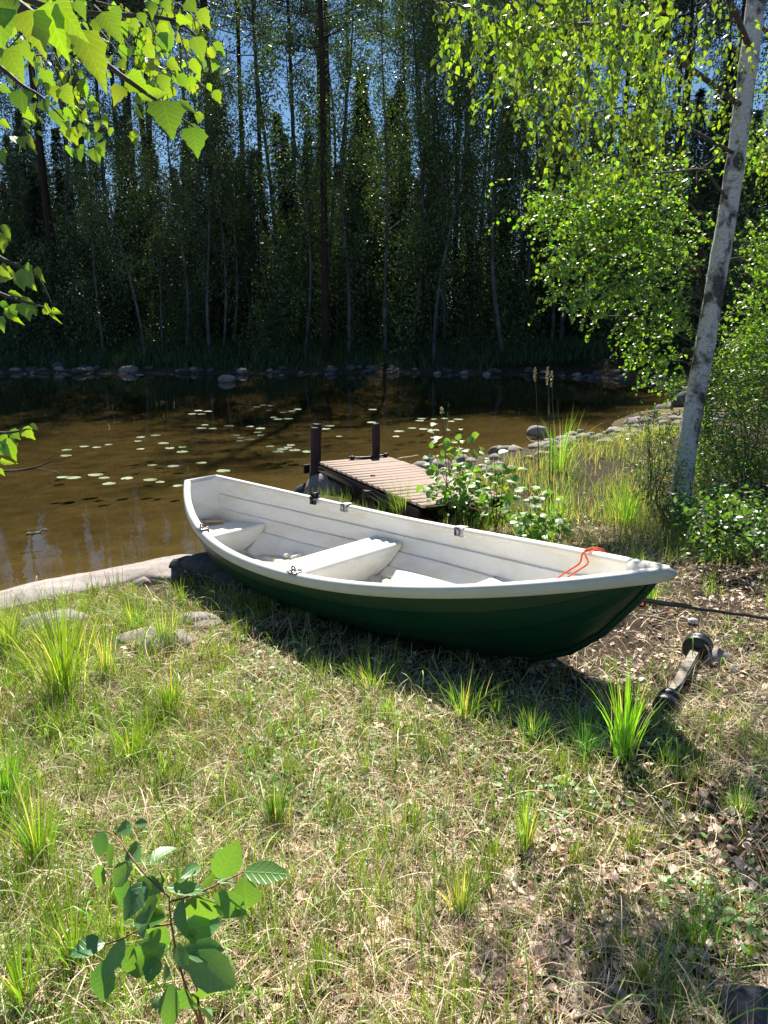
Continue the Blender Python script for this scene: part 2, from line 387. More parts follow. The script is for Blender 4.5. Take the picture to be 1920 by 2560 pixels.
class MB:
    """collects pieces for one mesh"""
    def __init__(s): s.V = []; s.F = {3: [], 4: []}; s.n = 0; s.C = []
    def add(s, V, Fs, col=(1, 1, 1)):
        V = np.asarray(V, float)
        for f in (Fs if isinstance(Fs, (list, tuple)) and len(Fs) and isinstance(Fs[0], np.ndarray) and Fs[0].ndim == 2 else [np.asarray(Fs)]):
            s.F[f.shape[1]].append(f + s.n)
        s.V.append(V); s.n += len(V)
        s.C.append(np.broadcast_to(np.asarray(col, float), (len(V), 3)))
    def build(s, name, m, parent=None, smooth=True, origin=None, attr=False):
        V = np.concatenate(s.V)
        if origin is not None: V = V - np.asarray(origin)
        Fs = [np.concatenate(f) for f in s.F.values() if f]
        me = make_mesh(name, V, Fs, m, col=np.concatenate(s.C) if attr else None, smooth=smooth)
        return link(name, me, parent, origin)
def tube(path, rad, k=8, caps=True):
    path = np.asarray(path, float); n = len(path); rad = np.broadcast_to(np.asarray(rad, float), (n,))
    T = np.gradient(path, axis=0); T = nrm(T)
    up = np.array([0, 0, 1.0]) if abs(T[0][2]) < 0.9 else np.array([1.0, 0, 0])
    Vs = []
    u = nrm(np.cross(T[0], up))
    for i in range(n):
        u = nrm(u - T[i]*np.dot(u, T[i])); v = np.cross(T[i], u)
        an = np.arange(k)/k*2*np.pi
        Vs.append(path[i] + rad[i]*(np.cos(an)[:, None]*u + np.sin(an)[:, None]*v))
    V = np.concatenate(Vs)
    i, j = np.meshgrid(np.arange(n-1), np.arange(k), indexing='ij')
    F = np.stack([i*k+j, i*k+(j+1) % k, (i+1)*k+(j+1) % k, (i+1)*k+j], -1).reshape(-1, 4)
    Fs = [F]
    if caps:
        V = np.concatenate([V, path[:1], path[-1:]]); c0 = n*k; c1 = n*k+1; jj = np.arange(k)
        Fs.append(np.concatenate([np.stack([np.full(k, c0), (jj+1) % k, jj], -1), np.stack([np.full(k, c1), (n-1)*k+jj, (n-1)*k+(jj+1) % k], -1)]))
    return V, Fs
def box(c, ax, bev=0.0):
    """c centre, ax 3x3 rows = half-extent vectors; bevelled box (chamfer)"""
    c = np.asarray(c, float); ax = np.asarray(ax, float)
    L = np.linalg.norm(ax, axis=1); b = np.minimum(bev/L, 0.49)
    V = []; idx = {}
    for sx in (-1, 1):
        for sy in (-1, 1):
            for sz in (-1, 1):
                s = np.array([sx, sy, sz], float)
                for k in range(3):
                    q = s.copy()
                    for j in range(3):
                        if j != k: q[j] *= (1-b[j])
                    idx[(sx, sy, sz, k)] = len(V); V.append(c + q @ ax)
    F4 = []; F3 = []
    def face(k):
        o = [j for j in range(3) if j != k]
        for s in (-1, 1):
            r = []
            for (p_, q_) in ((-1, -1), (1, -1), (1, 1), (-1, 1)):
                t_ = [0, 0, 0]; t_[k] = s; t_[o[0]] = p_; t_[o[1]] = q_; r.append(idx[(*t_, k)])
            F4.append(r)
    for k in range(3): face(k)
    for k in range(3):                      # edges parallel to axis k
        o = [j for j in range(3) if j != k]
        for p_ in (-1, 1):
            for q_ in (-1, 1):
                t1 = [0, 0, 0]; t1[o[0]] = p_; t1[o[1]] = q_
                a1 = list(t1); a1[k] = -1; a2 = list(t1); a2[k] = 1
                F4.append([idx[(*a1, o[0])], idx[(*a2, o[0])], idx[(*a2, o[1])], idx[(*a1, o[1])]])
    for s in [(x, y, z) for x in (-1, 1) for y in (-1, 1) for z in (-1, 1)]:
        F3.append([idx[(*s, 0)], idx[(*s, 1)], idx[(*s, 2)]])
    return np.array(V), [np.array(F4), np.array(F3)]
def beam(p, q, wd, th, bev=0.004, up=(0, 0, 1)):
    p = np.asarray(p, float); q = np.asarray(q, float); d = q-p; L = np.linalg.norm(d); d = d/L
    u = np.asarray(up, float); s = nrm(np.cross(d, u)); u = np.cross(s, d)
    return box((p+q)/2, [d*L/2, s*wd/2, u*th/2], bev)

# leaves ----------------------------------------------------------------------
def leaf_template(kind, n=6, fold=0.18, curl=0.15, serr=0.0):
    """leaf along +y, length 1, x across, z normal; returns V, F, Lf"""
    ts = np.linspace(0, 1, n)
    if kind == 'birch': wv = 0.40*np.interp(ts, [0, 0.12, 0.3, 0.55, 0.8, 1], [0.0, 0.72, 1.0, 0.70, 0.26, 0])
    elif kind == 'oval': wv = 0.30*np.interp(ts, [0, 0.15, 0.35, 0.6, 0.85, 1], [0.0, 0.62, 0.95, 1.0, 0.50, 0])
    elif kind == 'round': wv = 0.44*np.interp(ts, [0, 0.12, 0.35, 0.65, 0.9, 1], [0.0, 0.7, 0.98, 1.0, 0.6, 0])
    else: wv = 0.13*np.sin(np.pi*ts)**0.8
    if serr: wv = wv*(1 + serr*np.where(np.arange(n) % 2, 1, -1)*(ts > 0.1)*(ts < 0.98))
    z0 = -curl*ts**2
    Ve = [(0, t_, z_) for t_, z_ in zip(ts, z0)]
    Lr = [(-w_, t_, z_ + fold*w_) for w_, t_, z_ in zip(wv, ts, z0)]
    Rr = [(w_, t_, z_ + fold*w_) for w_, t_, z_ in zip(wv, ts, z0)]
    V = np.array(Ve + Lr[1:-1] + Rr[1:-1]); m = n-2
    F3 = []; F4 = []
    for side, off in ((0, n), (1, n+m)):
        a_ = lambda i: off+i-1
        tri = [[0, 1, a_(1)], [n-2, n-1, a_(n-2)]]
        q = [[i, i+1, a_(i+1), a_(i)] for i in range(1, n-2)]
        if side == 1: tri = [t_[::-1] for t_ in tri]; q = [t_[::-1] for t_ in q]
        F3 += tri; F4 += q
    Lf = V.copy(); Lf[:, 2] = 0
    return V, [np.array(F3), np.array(F4)] if F4 else [np.array(F3)], Lf
KITE = (np.array([(0, 0, 0), (-0.33, 0.38, 0.06), (0, 1, -0.12), (0.33, 0.38, 0.06)]), [np.array([[0, 2, 1], [0, 3, 2]])])
def frames(axis, nor):
    y = nrm(axis); x = nrm(np.cross(y, nor)); z = np.cross(x, y)
    return np.stack([x, y, z], 1)           # rows are axes  (m,3,3)
def scatter(tpl, pos, fr, size, col):
    """joined copies; size (m,) or (m,3)"""
    V, Fs = tpl[0], tpl[1]; m = len(pos); n = len(V)
    size = np.asarray(size, float)
    if size.ndim == 1: size = np.repeat(size[:, None], 3, 1)
    W = np.einsum('vi,mi,mij->mvj', V, size, fr) + pos[:, None, :]
    off = (np.arange(m)*n)[:, None, None]
    FF = [(f[None] + off).reshape(-1, f.shape[1]) for f in Fs]
    C = np.repeat(np.asarray(col), n, 0) if np.ndim(col) == 2 else np.broadcast_to(col, (m*n, 3))
    return W.reshape(-1, 3), FF, C
def jitter_col(base, m, dv=0.25, dh=0.12):
    c = np.asarray(base)[None]*(1 + dv*rng.uniform(-1, 1, (m, 1)))*(1 + dh*rng.uniform(-1, 1, (m, 3)))
    return np.clip(c, 0.001, 0.9)

# ================================================================== STRUCTURE
def grid_axis(lo, hi, centre, fine, grow):
    a_ = [centre]; s = fine
    while a_[-1] < hi: a_.append(a_[-1] + s); s *= grow
    b_ = [centre]; s = fine
    while b_[-1] > lo: b_.append(b_[-1] - s); s *= grow
    return np.array(sorted(set(b_ + a_)))
gx = np.concatenate([-grid_axis(0, 260, 2.6, 0.045, 1.035)[::-1], np.arange(-2.55, 2.56, 0.045), grid_axis(0, 260, 2.6, 0.045, 1.035)])
gx = np.unique(np.round(gx[(np.abs(gx) > 2.58) | (np.abs(gx) < 2.57)], 4))
gy = np.concatenate([[-30, -12, -5, -2, -0.5], np.arange(0, 7.2, 0.045), 7.2 + np.cumsum(0.05*1.02**np.arange(75))])
gy = gy[gy < 22]; gy = np.concatenate([gy, np.arange(22, 44, 0.28), 44 + np.cumsum(0.5*1.09**np.arange(45))])
X, Y = np.meshgrid(gx, gy, indexing='xy')
Z = H(X, Y)
D = pond_dist(X, Y)
Z = np.where(Y > 75, Z*np.exp(-(Y-75)/120) - 0.04*(Y-75), Z)
Vt = np.stack([X, Y, Z], -1).reshape(-1, 3); nx, ny = len(gx), len(gy)
i, j = np.meshgrid(np.arange(ny-1), np.arange(nx-1), indexing='ij')
Ft = np.stack([i*nx+j, i*nx+j+1, (i+1)*nx+j+1, (i+1)*nx+j], -1).reshape(-1, 4)
me = make_mesh('ground', Vt, Ft, M['ground'])
zone = np.ones((len(Vt), 4), np.float32)
dirt = np.clip(sstep(0.35, 1.3, X + 0.5*(fbm(X*1.5, Y*1.5, 6)-0.5) - 0.25*np.abs(Y-4)*0.5), 0, 1)
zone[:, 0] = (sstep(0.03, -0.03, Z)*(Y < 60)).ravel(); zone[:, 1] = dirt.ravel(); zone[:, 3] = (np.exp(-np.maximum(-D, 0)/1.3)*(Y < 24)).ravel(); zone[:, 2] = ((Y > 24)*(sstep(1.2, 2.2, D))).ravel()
at = me.attributes.new('Zone', 'FLOAT_COLOR', 'POINT'); at.data.foreach_set('color', zone.ravel())
g = link('ground', me); g['kind'] = 'structure'

wx = np.array([-250, -60, -20, -6, 0, 6, 14.]); wy = np.array([1.0, 6, 12, 20, 30, 36.2])
Xw, Yw = np.meshgrid(wx, wy); Vw = np.stack([Xw, Yw, 0*Xw], -1).reshape(-1, 3)
i, j = np.meshgrid(np.arange(len(wy)-1), np.arange(len(wx)-1), indexing='ij'); n_ = len(wx)
me = make_mesh('water', Vw, np.stack([i*n_+j, i*n_+j+1, (i+1)*n_+j+1, (i+1)*n_+j], -1).reshape(-1, 4), M['water'])
wa = link('pond_water', me); wa['kind'] = 'structure'

# ================================================================== STONES
def ico(sub=2):
    import bmesh
    bm = bmesh.new(); bmesh.ops.create_icosphere(bm, subdivisions=sub, radius=1)
    V = np.array([v.co[:] for v in bm.verts]); F = np.array([[v.index for v in f.verts] for f in bm.faces]); bm.free()
    return V, F
I2 = ico(2); I3 = ico(3); I4 = ico(4)
def rock_verts(base, seed, amp=0.25, facets=7, flat=None):
    V, F = base; r = np.random.default_rng(seed)
    W = V.copy()
    for k in range(facets):                # cut with planes for angular faces
        n = nrm(r.normal(size=3)); d = r.uniform(0.62, 0.9)
        s = W @ n; W = W - np.maximum(s-d, 0)[:, None]*n*0.9
    W = W*(1 + amp*(fbm(V[:, 0]*1.7+seed, V[:, 1]*1.7+V[:, 2]*1.3, seed % 5, 3)-0.5)[:, None])
    W = W*(1 + 0.10*(fbm(V[:, 0]*6+seed, V[:, 1]*6+V[:, 2]*5, 2, 3)-0.5)[:, None])
    return W, F
def rock_mesh(name, seed, m, base=I3, size=(1, 1, 1), **kw):
    W, F = rock_verts(base, seed, **kw)
    return make_mesh(name, W*np.array(size), F, m, smooth=True)
def put_rock(name, label, seed, m, loc, size, rz=0, tilt=0, base=I3, cat='rock', group=None, **kw):
    o = link(name, rock_mesh(name, seed, m, base, size, **kw)); o.location = loc; o.rotation_euler = (tilt, 0, rz)
    return tag(o, label, cat, group)

# smooth bedrock slab at the left waterline
xs = np.linspace(-5.6, -1.55, 110); us = np.linspace(0, 1, 36)
Xs, Us = np.meshgrid(xs, us)
shore = np.interp(Xs, [-6, -4.2, -3.29, -2.86, -2.15, -1.72, -1.2], [4.1, 5.35, 5.98, 6.42, 6.72, 6.86, 7.0])
inner = shore - np.interp(Xs, [-6, -3.4, -2.9, -2.3, -1.7, -1.5], [1.9, 1.35, 1.25, 1.0, 0.5, 0.15])
Ys = shore + 0.35 + (inner - shore - 0.35)*Us
Zs = -0.13 + 0.36*np.sin(np.clip(Us*1.25, 0, 1)*np.pi/2)**0.8 - 0.05*sstep(0.75, 1, Us) - 0.1*sstep(-1.9, -1.55, Xs) + 0.03*(fbm(Xs*2, Ys*5, 3)-0.5) + 0.035*(fbm(Xs*1.1, (Ys-shore)*8, 6)-0.5) + 0.015*(fbm(Xs*5, Ys*16, 4)-0.5)
Zs = Zs - 0.2*sstep(0.93, 1.0, Us)
i, j = np.meshgrid(np.arange(35), np.arange(109), indexing='ij')
F_ = np.stack([i*110+j, (i+1)*110+j, (i+1)*110+j+1, i*110+j+1], -1).reshape(-1, 4)
V_ = np.stack([Xs, Ys, Zs], -1).reshape(-1, 3); nv = len(V_)
bot = V_.copy(); bot[:, 2] = -0.5
rim_ = np.concatenate([np.arange(110), np.arange(1, 36)*110+109, 35*110+np.arange(108, -1, -1), np.arange(34, 0, -1)*110])
F2_ = np.stack([rim_, rim_+nv, np.roll(rim_, -1)+nv, np.roll(rim_, -1)], -1)
o = link('granite_slab', make_mesh('granite_slab', np.concatenate([V_, bot]), [F_, F2_], M['slab']))
tag(o, 'long smooth pale bedrock slab sloping into the water at the left', 'rock')
def slabZ(x, y):
    k = np.argmin((V_[:, 0]-x)**2 + (V_[:, 1]-y)**2); return V_[k, 2]

c = PZ(270, 1515, 0.20)
put_rock('dark_stone', 'small dark upright stone standing on the pale bedrock slab', 3, M['darkstone'], (c[0], c[1], slabZ(c[0], c[1])+0.03), (0.085, 0.07, 0.10), 0.4, 0.1)
for (px, py, z, s, seed, m, lab, rz) in [
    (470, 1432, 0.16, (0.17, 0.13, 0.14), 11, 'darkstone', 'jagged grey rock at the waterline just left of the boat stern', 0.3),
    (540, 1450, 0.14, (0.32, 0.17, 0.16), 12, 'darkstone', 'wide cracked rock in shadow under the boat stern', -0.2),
    (400, 1462, 0.17, (0.18, 0.12, 0.10), 14, 'palestone', 'reddish broken stone between bedrock slab and jagged rock', 0.8),
    (355, 1480, 0.17, (0.10, 0.08, 0.06), 15, 'palestone', 'small pinkish stone at the end of the bedrock slab', 1.8),
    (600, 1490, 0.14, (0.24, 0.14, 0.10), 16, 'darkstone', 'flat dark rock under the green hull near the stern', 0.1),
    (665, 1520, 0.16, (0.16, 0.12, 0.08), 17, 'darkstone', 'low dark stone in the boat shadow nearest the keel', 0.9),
    (590, 1405, 0.07, (0.22, 0.15, 0.06), 18, 'palestone', 'pale gravelly stone at the water edge behind the stern', 0.2),
    (140, 1585, 0.26, (0.22, 0.14, 0.07), 21, 'palestone', 'pale flat stone behind the tall grass tuft at left', 0.3),
    (395, 1640, 0.28, (0.27, 0.15, 0.05), 22, 'granite', 'flat grey rock face set in the turf left of the boat', -0.1),
    (500, 1585, 0.25, (0.17, 0.09, 0.04), 23, 'palestone', 'flat pinkish stone in the turf beside the boat shadow', 0.0),
    (520, 1605, 0.25, (0.10, 0.05, 0.035), 24, 'granite', 'little grey stone just below the flat pinkish one', 0.4),
    (1785, 1668, 0.43, (0.10, 0.075, 0.07), 31, 'palestone', 'angular pale rock beside the black keel roller', 0.3),
    (1832, 1700, 0.43, (0.04, 0.03, 0.03), 32, 'palestone', 'small sharp pale stone right of the angular rock', 1.0),
    (1890, 2530, 0.62, (0.10, 0.08, 0.05), 33, 'darkstone', 'lichen grey stone in the bottom right corner', 0.5),
    (1280, 2210, 0.53, (0.03, 0.025, 0.018), 34, 'palestone', 'small tan stone among the dead leaves at bottom centre', 0.5),
    (695, 1920, 0.46, (0.035, 0.03, 0.02), 35, 'palestone', 'small tan stone behind the middle grass tuft', 0.2)]:
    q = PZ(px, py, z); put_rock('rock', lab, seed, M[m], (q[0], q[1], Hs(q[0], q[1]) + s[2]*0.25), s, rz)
# rocks at the dock and in the water
for (px, py, z, s, seed, m, lab, rz) in [
    (845, 1236, 0.02, (0.50, 0.26, 0.30), 41, 'granite', 'big rounded boulder half under the wooden dock', 0.1),
    (765, 1232, 0.03, (0.17, 0.13, 0.15), 42, 'darkstone', 'dark wet stone at the water edge left of the dock posts', 0.7),
    (900, 1250, 0.1, (0.22, 0.12, 0.10), 43, 'mossstone', 'reddish stone below the dock side beam', 0.4),
    (1000, 1262, 0.12, (0.25, 0.15, 0.12), 44, 'mossstone', 'mossy stone under the shore end of the dock', 1.4),
    (1075, 1160, 0.04, (0.20, 0.14, 0.14), 45, 'darkstone', 'dark stone at the waterline right of the dock', 0.2),
    (1246, 1130, 0.03, (0.20, 0.13, 0.13), 46, 'mossstone', 'mossy tan rock standing in the shallows past the shrubs', 0.2),
    (1345, 1080, 0.03, (0.27, 0.17, 0.16), 47, 'palestone', 'pale pointed rock in the water behind the seed heads', 0.2),
    (1452, 1078, 0.02, (0.09, 0.07, 0.06), 48, 'palestone', 'small round stone alone in the shallows', 0.2),
    (1602, 1062, 0.03, (0.40, 0.24, 0.20), 49, 'palestone', 'large pale whitish boulder in the water left of the birch', 0.1)]:
    q = PZ(px, py, z); put_rock('rock', lab, seed, M[m], (q[0], q[1], s[2]*0.15), s, rz)

# stone shore on the right, each stone its own
shm = [rock_mesh('shore_stone', 60+k, M['palestone' if k % 3 else 'granite'], I2) for k in range(6)]
def stone_field(n, fn, label, group, meshes, smin, smax):
    c = 0
    while c < n:
        x, y = fn()
        if x is None: continue
        if abs(-(x+1.6809)*math.sin(-0.8483) + (y-6.732)*math.cos(-0.8483)) < 0.45 and y < 7.3: continue
        s = rng.uniform(smin, smax)*(1 if rng.random() < 0.8 else 1.6)
        o = bpy.data.objects.new('shore_stone', meshes[rng.integers(len(meshes))]); COL.objects.link(o)
        z = Hs(x, y); o.location = (x, y, z + s*0.15)
        o.scale = (s*rng.uniform(0.8, 1.5), s*rng.uniform(0.7, 1.1), s*rng.uniform(0.4, 0.75)); o.rotation_euler = (0, 0, rng.uniform(0, 6.28))
        tag(o, label, 'stone', group); c += 1
def along(lo, hi, dmin, dmax):
    seg = POND[lo:hi+1]; L = np.linalg.norm(np.diff(seg, axis=0), axis=1); cum = np.concatenate([[0], np.cumsum(L)])
    def f():
        t_ = rng.uniform(0, cum[-1]); k = min(np.searchsorted(cum, t_)-1, len(L)-1); k = max(k, 0)
        p = seg[k] + (seg[k+1]-seg[k])*((t_-cum[k])/L[k]); n = np.array([seg[k+1][1]-seg[k][1], -(seg[k+1][0]-seg[k][0])])/L[k]
        q = p + n*rng.uniform(dmin, dmax); return q[0], q[1]
    return f
iA = 12; iB = 17
stone_field(190, along(11, 17, -0.35, 1.9), 'pale pebble stone of the sunlit shore between the dock and the birch', 'stones on the sunlit pebble shore', shm, 0.05, 0.15)
stone_field(24, along(6, 9, -0.2, 0.35), 'small dark shingle stone at the water edge behind the boat stern', 'shingle at the boat stern', shm, 0.025, 0.06)
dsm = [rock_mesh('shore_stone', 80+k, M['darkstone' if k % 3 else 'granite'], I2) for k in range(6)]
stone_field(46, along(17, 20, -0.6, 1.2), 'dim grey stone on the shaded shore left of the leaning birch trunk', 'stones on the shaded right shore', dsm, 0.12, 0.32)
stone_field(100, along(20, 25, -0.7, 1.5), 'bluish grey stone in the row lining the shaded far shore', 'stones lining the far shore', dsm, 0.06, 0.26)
for k, (px, py, s, lab) in enumerate([(322, 927, 0.48, 'largest round grey boulder on the far shore at left'), (567, 948, 0.36, 'pale rock standing in the water off the far shore'),
                                      (605, 930, 0.36, 'rounded rock on the far shore right of the lone one in the water'), (165, 922, 0.5, 'low wide rock on the far shore below the reed clump'),
                                      (752, 920, 0.6, 'sunlit bright rock pile stone on the far shore at centre'), (1115, 905, 0.5, 'bright rock on the far shore under the leaning birch')]):
    q = PZ(px, py, 0.1); put_rock('boulder', lab, 90+k, M['granite'], (q[0], q[1], 0.1), (s, s*0.8, s*0.55), k*0.9, 0, I3, 'rock')

# ================================================================== LILY PADS
pads = [(288,476),(286,501),(365,461),(418,465),(470,453),(596,438),(607,421),(672,413),(706,447),(733,468),(607,472),(788,464),(788,484),(658,542),(751,546),(871,532),(270,594),(318,596),(415,584),(450,597),(470,622),(548,599),(650,605),(692,615),(769,631),
        (1015,413),(1040,423),(1040,437),(1079,431),(1114,400),(1126,413),(1125,383),(1079,375),(1167,461),(1220,472),(1243,465),(1257,455),(1273,477),(1201,484),(1329,483),(1181,335),(1201,343),(1247,341),(1221,313),(1262,308),(1285,299),(1161,305),(1170,285),(1137,282),(1112,290),(990,372),(920,383),(885,368),(870,382),(1425,372),(1410,385),(1607,301),(1605,357),(857,306),(897,309),(872,321),(830,320),(965,567)]
pads = [(x*0.5787, 850+y*0.5787) for x, y in pads]
pads += [(700+x*0.422, 850+y*0.422) for x, y in [(687,573),(708,542),(781,523),(851,529),(828,479),(840,467),(912,470),(975,466),(1014,483),(1056,471),(920,535),(918,580),(350,572),(20,430),(72,422),(105,412),(50,468),(548,413)]]
def pad_mesh(seed):
    r = np.random.default_rng(seed); n = 22; an = np.linspace(0.22, 2*np.pi-0.22, n)
    rr = 1 + 0.05*r.normal(size=n); V = [(0, 0, 0.01)]
    for f_, z_ in ((0.6, 0.004), (1.0, 0.0)):
        for a_, r_ in zip(an, rr): V.append((math.cos(a_)*r_*f_, math.sin(a_)*r_*f_*0.86, z_ + (0.035*max(0, math.sin(a_*2+seed)) if f_ == 1 else 0)))
    V = np.array(V); F3 = np.array([[0, 1+k, 2+k] for k in range(n-1)]); F4 = np.array([[1+k, 1+n+k, 2+n+k, 2+k] for k in range(n-1)])
    return make_mesh('lily_pad', V, [F3, F4], M['pad'])
pm = [pad_mesh(k) for k in range(5)]
for k, (x, y) in enumerate(pads):
    q = PZ(x, y, 0.0); o = link('lily_pad', pm[k % 5]); o.location = (q[0], q[1], 0.006)
    s = rng.uniform(0.065, 0.108)*(1.0 + 0.012*q[1]); o.scale = (s, s, s); o.rotation_euler = (0, 0, rng.uniform(0, 6.28))
    if x < 460: lab, gr = 'round green lily pad floating in the left group near the boat stern', 'lily pads in the left group'
    elif x < 800 and y > 1055: lab, gr = 'lily pad whitened for glint in the cluster left of the dock posts', 'lily pads left of the dock posts'
    elif x < 800: lab, gr = 'small distant lily pad at the edge of the dark reflection', 'distant lily pads by the dark reflection'
    else: lab, gr = 'small pale lily pad in the water beyond the dock', 'lily pads beyond the dock'
    tag(o, lab, 'lily pad', gr)

# ================================================================== BOAT
BL = 4.6; WS, WM, SM, PP, H0, HB, QQ = 0.1482, 0.7226, 0.4582, 2.2325, 0.2471, 0.2796, 2.1585
def bw(s):
    s = np.asarray(s, float)
    return np.where(s < SM, WM-(WM-WS)*(np.clip(SM-s, 0, 1)/SM)**QQ, WM*(1-(np.clip(s-SM, 0, 1)/(1-SM))**PP))
def bz(s):
    s = np.asarray(s, float)
    return np.where(s < .45, H0*(np.clip(.45-s, 0, 1)/.45)**2, HB*(np.clip(s-.45, 0, 1)/.55)**2)
KA = np.array([0, 0.3, 1.0, 2.0, 3.0, 3.5, 3.80, 4.05, 4.25, 4.37, 4.44, 4.49, 4.52])
KZ = np.array([-0.34, -0.41, -0.49, -0.52, -0.50, -0.46, -0.40, -0.28, -0.12, 0.02, 0.10, 0.17, 0.22])
def keelz(aa): return np.interp(aa, KA, KZ)
boat = thing('rowing_boat', (-1.6809, 6.732, 0.6455), 'small open rowing boat with dark green hull and white interior drawn up on the grass', 'boat')
boat.rotation_mode = 'QUATERNION'
RM = Matrix.Rotation(-0.8483, 4, 'Z') @ Matrix.Rotation(-0.0552, 4, 'Y') @ Matrix.Rotation(0.0333, 4, 'X')
boat.rotation_quaternion = RM.to_quaternion()
RMn = np.array(RM.to_3x3())
def bworld(p): return RMn @ np.asarray(p, float) + np.array([-1.6809, 6.732, 0.6455])
def section(s, inset=0.0, nt_=25, steps=True):
    """half profile from keel (0) to gunwale (1): (b,z) arrays"""
    t = np.linspace(0, 1, nt_); aa = s*BL
    # towards the bow the stations lean forward: use own arc
    w_ = max(float(bw(s)) - inset, 0.004); zg = float(bz(s)); zk = float(keelz(aa)) + inset
    full = np.interp(s, [0, 0.3, 0.75, 1], [0.62, 0.50, 0.72, 1.0])
    b_ = w_*np.sin(t*np.pi/2)**(full+0.28)
    z_ = zk + (zg-zk)*(1-np.cos(t*np.pi/2))**np.interp(s, [0, 0.5, 1], [0.85, 0.72, 0.85])
    if steps:                               # moulded plank lands
        for tk in (0.45, 0.62, 0.80):
            b_ = b_ + 0.010*sstep(tk-0.004, tk+0.004, t)*np.clip(1-(t-tk)/0.2, 0, 1)*(w_ > 0.05)
        b_ = b_*min(1.0, 1.0)
    return b_, z_
TT = np.array([0, .08, .16, .24, .32, .40, .446, .454, .53, .616, .624, .71, .796, .804, .88, .94, 1.0])
def skin(inset, s0, s1, n, ncl=None, zmin=None):
    S = np.linspace(s0, s1, n); rows = []
    for s in S:
        t = TT; w_ = max(float(bw(s)) - inset, 0.003); zg = float(bz(s)); aa = s*BL
        zk = float(keelz(min(aa, 4.52))) + inset*1.3
        if zk > zg-0.02: zk = zg-0.02
        full = np.interp(s, [0, 0.3, 0.75, 1], [0.95, 0.78, 1.0, 1.3])
        b_ = w_*np.sin(t*np.pi/2)**full
        ez = np.interp(s, [0, 0.5, 0.85, 1], [0.85, 0.80, 0.85, 1.0])
        z_ = zk + (zg-zk)*(1-np.cos(t*np.pi/2))**ez
        for tk in (0.45, 0.62, 0.80):
            b_ = b_ + (0.020 if inset > 0 else 0.009)*sstep(tk-0.004, tk+0.004, t)*np.clip(1-(t-tk)/0.16, 0, 1)*min(1, w_/0.15)
        if zmin is not None: z_ = np.maximum(z_, zmin)
        ax_ = np.full_like(t, aa)
        R_ = np.stack([ax_, b_, z_], -1); Lr = np.stack([ax_, -b_, z_], -1)
        rows.append(np.concatenate([Lr[::-1], R_[1:]]))
    rows = np.array(rows); k = rows.shape[1]
    i, j = np.meshgrid(np.arange(n-1), np.arange(k-1), indexing='ij')
    F = np.stack([i*k+j, i*k+j+1, (i+1)*k+j+1, (i+1)*k+j], -1).reshape(-1, 4)
    return rows, F
rows, F = skin(0.0, 0.0, 1.0, 90)
mb = MB(); mb.add(rows.reshape(-1, 3), F)
k = rows.shape[1]
tr_ = rows[0]; half = k//2; cen = len(tr_)
Vtr = tr_.copy(); mid = np.array([[0.0, 0.0, z] for z in tr_[half:, 2]])
Vtr = np.concatenate([tr_, mid]); Ft = []
for q in range(half):                       # transom strips
    Ft.append([half+q, half+q+1, cen+q+1, cen+q]); Ft.append([half-q, cen+q, cen+q+1, half-q-1])
mb.add(Vtr, np.array(Ft))
mb.build('hull', M['hull'], boat).data.set_sharp_from_angle(angle=math.radians(22))
ka = np.concatenate([np.linspace(0.02, 3.6, 24), KA[6:]]); kv = np.stack([ka, 0*ka, keelz(ka)-0.012], -1)
mb = MB(); V, Fs = tube(kv, 0.022, 6); mb.add(V, Fs); mb.build('keel', M['hull'], boat)
# liner
rows, F = skin(0.03, 0.008, 0.978, 80)
rows[:, :, 2] -= 0.004
mb = MB(); mb.add(rows.reshape(-1, 3), F[:, ::-1])
tr_ = rows[0]; Vtr = np.concatenate([tr_, np.array([[tr_[0, 0], 0.0, z] for z in tr_[half:, 2]])])
mb.add(Vtr, np.array(Ft)); mb.build('inner_skin', M['liner'], boat).data.set_sharp_from_angle(angle=math.radians(22))
# floor panel (flat sole with ridges)
def inner_half(s, z):
    s = min(s, 0.978); w_ = float(bw(s))-0.03; zg = float(bz(s)); zk = float(keelz(min(s*BL, 4.52)))+0.039
    full = np.interp(s, [0, 0.3, 0.75, 1], [0.95, 0.78, 1.0, 1.3]); ez = np.interp(s, [0, 0.5, 0.85, 1], [0.85, 0.80, 0.85, 1.0])
    if z <= zk: return 0.0
    c_ = 1-((z-zk)/(zg-zk))**(1/ez); t = math.acos(max(-1, min(1, c_)))/(np.pi/2)
    return w_*math.sin(t*np.pi/2)**full + 0.004
S = np.linspace(0.30, 3.95, 60); row = []
for aa in S:
    z = -0.40 + 0.10*sstep(3.2, 3.9, aa) + 0.06*sstep(0.7, 0.3, aa); h = inner_half(aa/BL, z)
    bb = np.linspace(-h, h, 33); rid = 0.022*(np.abs(np.abs(bb)-0.145) < 0.045) + 0.012*(np.abs(bb) < 0.03) + 0.03*(np.abs(bb) > 0.30)
    row.append(np.stack([np.full(33, aa), bb, z+rid], -1))
row = np.array(row); i, j = np.meshgrid(np.arange(59), np.arange(32), indexing='ij')
F = np.stack([i*33+j, (i+1)*33+j, (i+1)*33+j+1, i*33+j+1], -1).reshape(-1, 4)
mb = MB(); mb.add(row.reshape(-1, 3), F[:, ::-1]); mb.build('floor', M['sole'], boat)
# moulded foot rests on the floor
for aa in (1.02, 1.12):
    mb = MB(); V, Fs = box((aa, 0.22, -0.355), [(0.02, 0.012, 0), (-0.008, 0.055, 0), (0, 0, 0.02)], 0.012); mb.add(V, Fs); mb.build('foot_rest', M['liner'], boat)
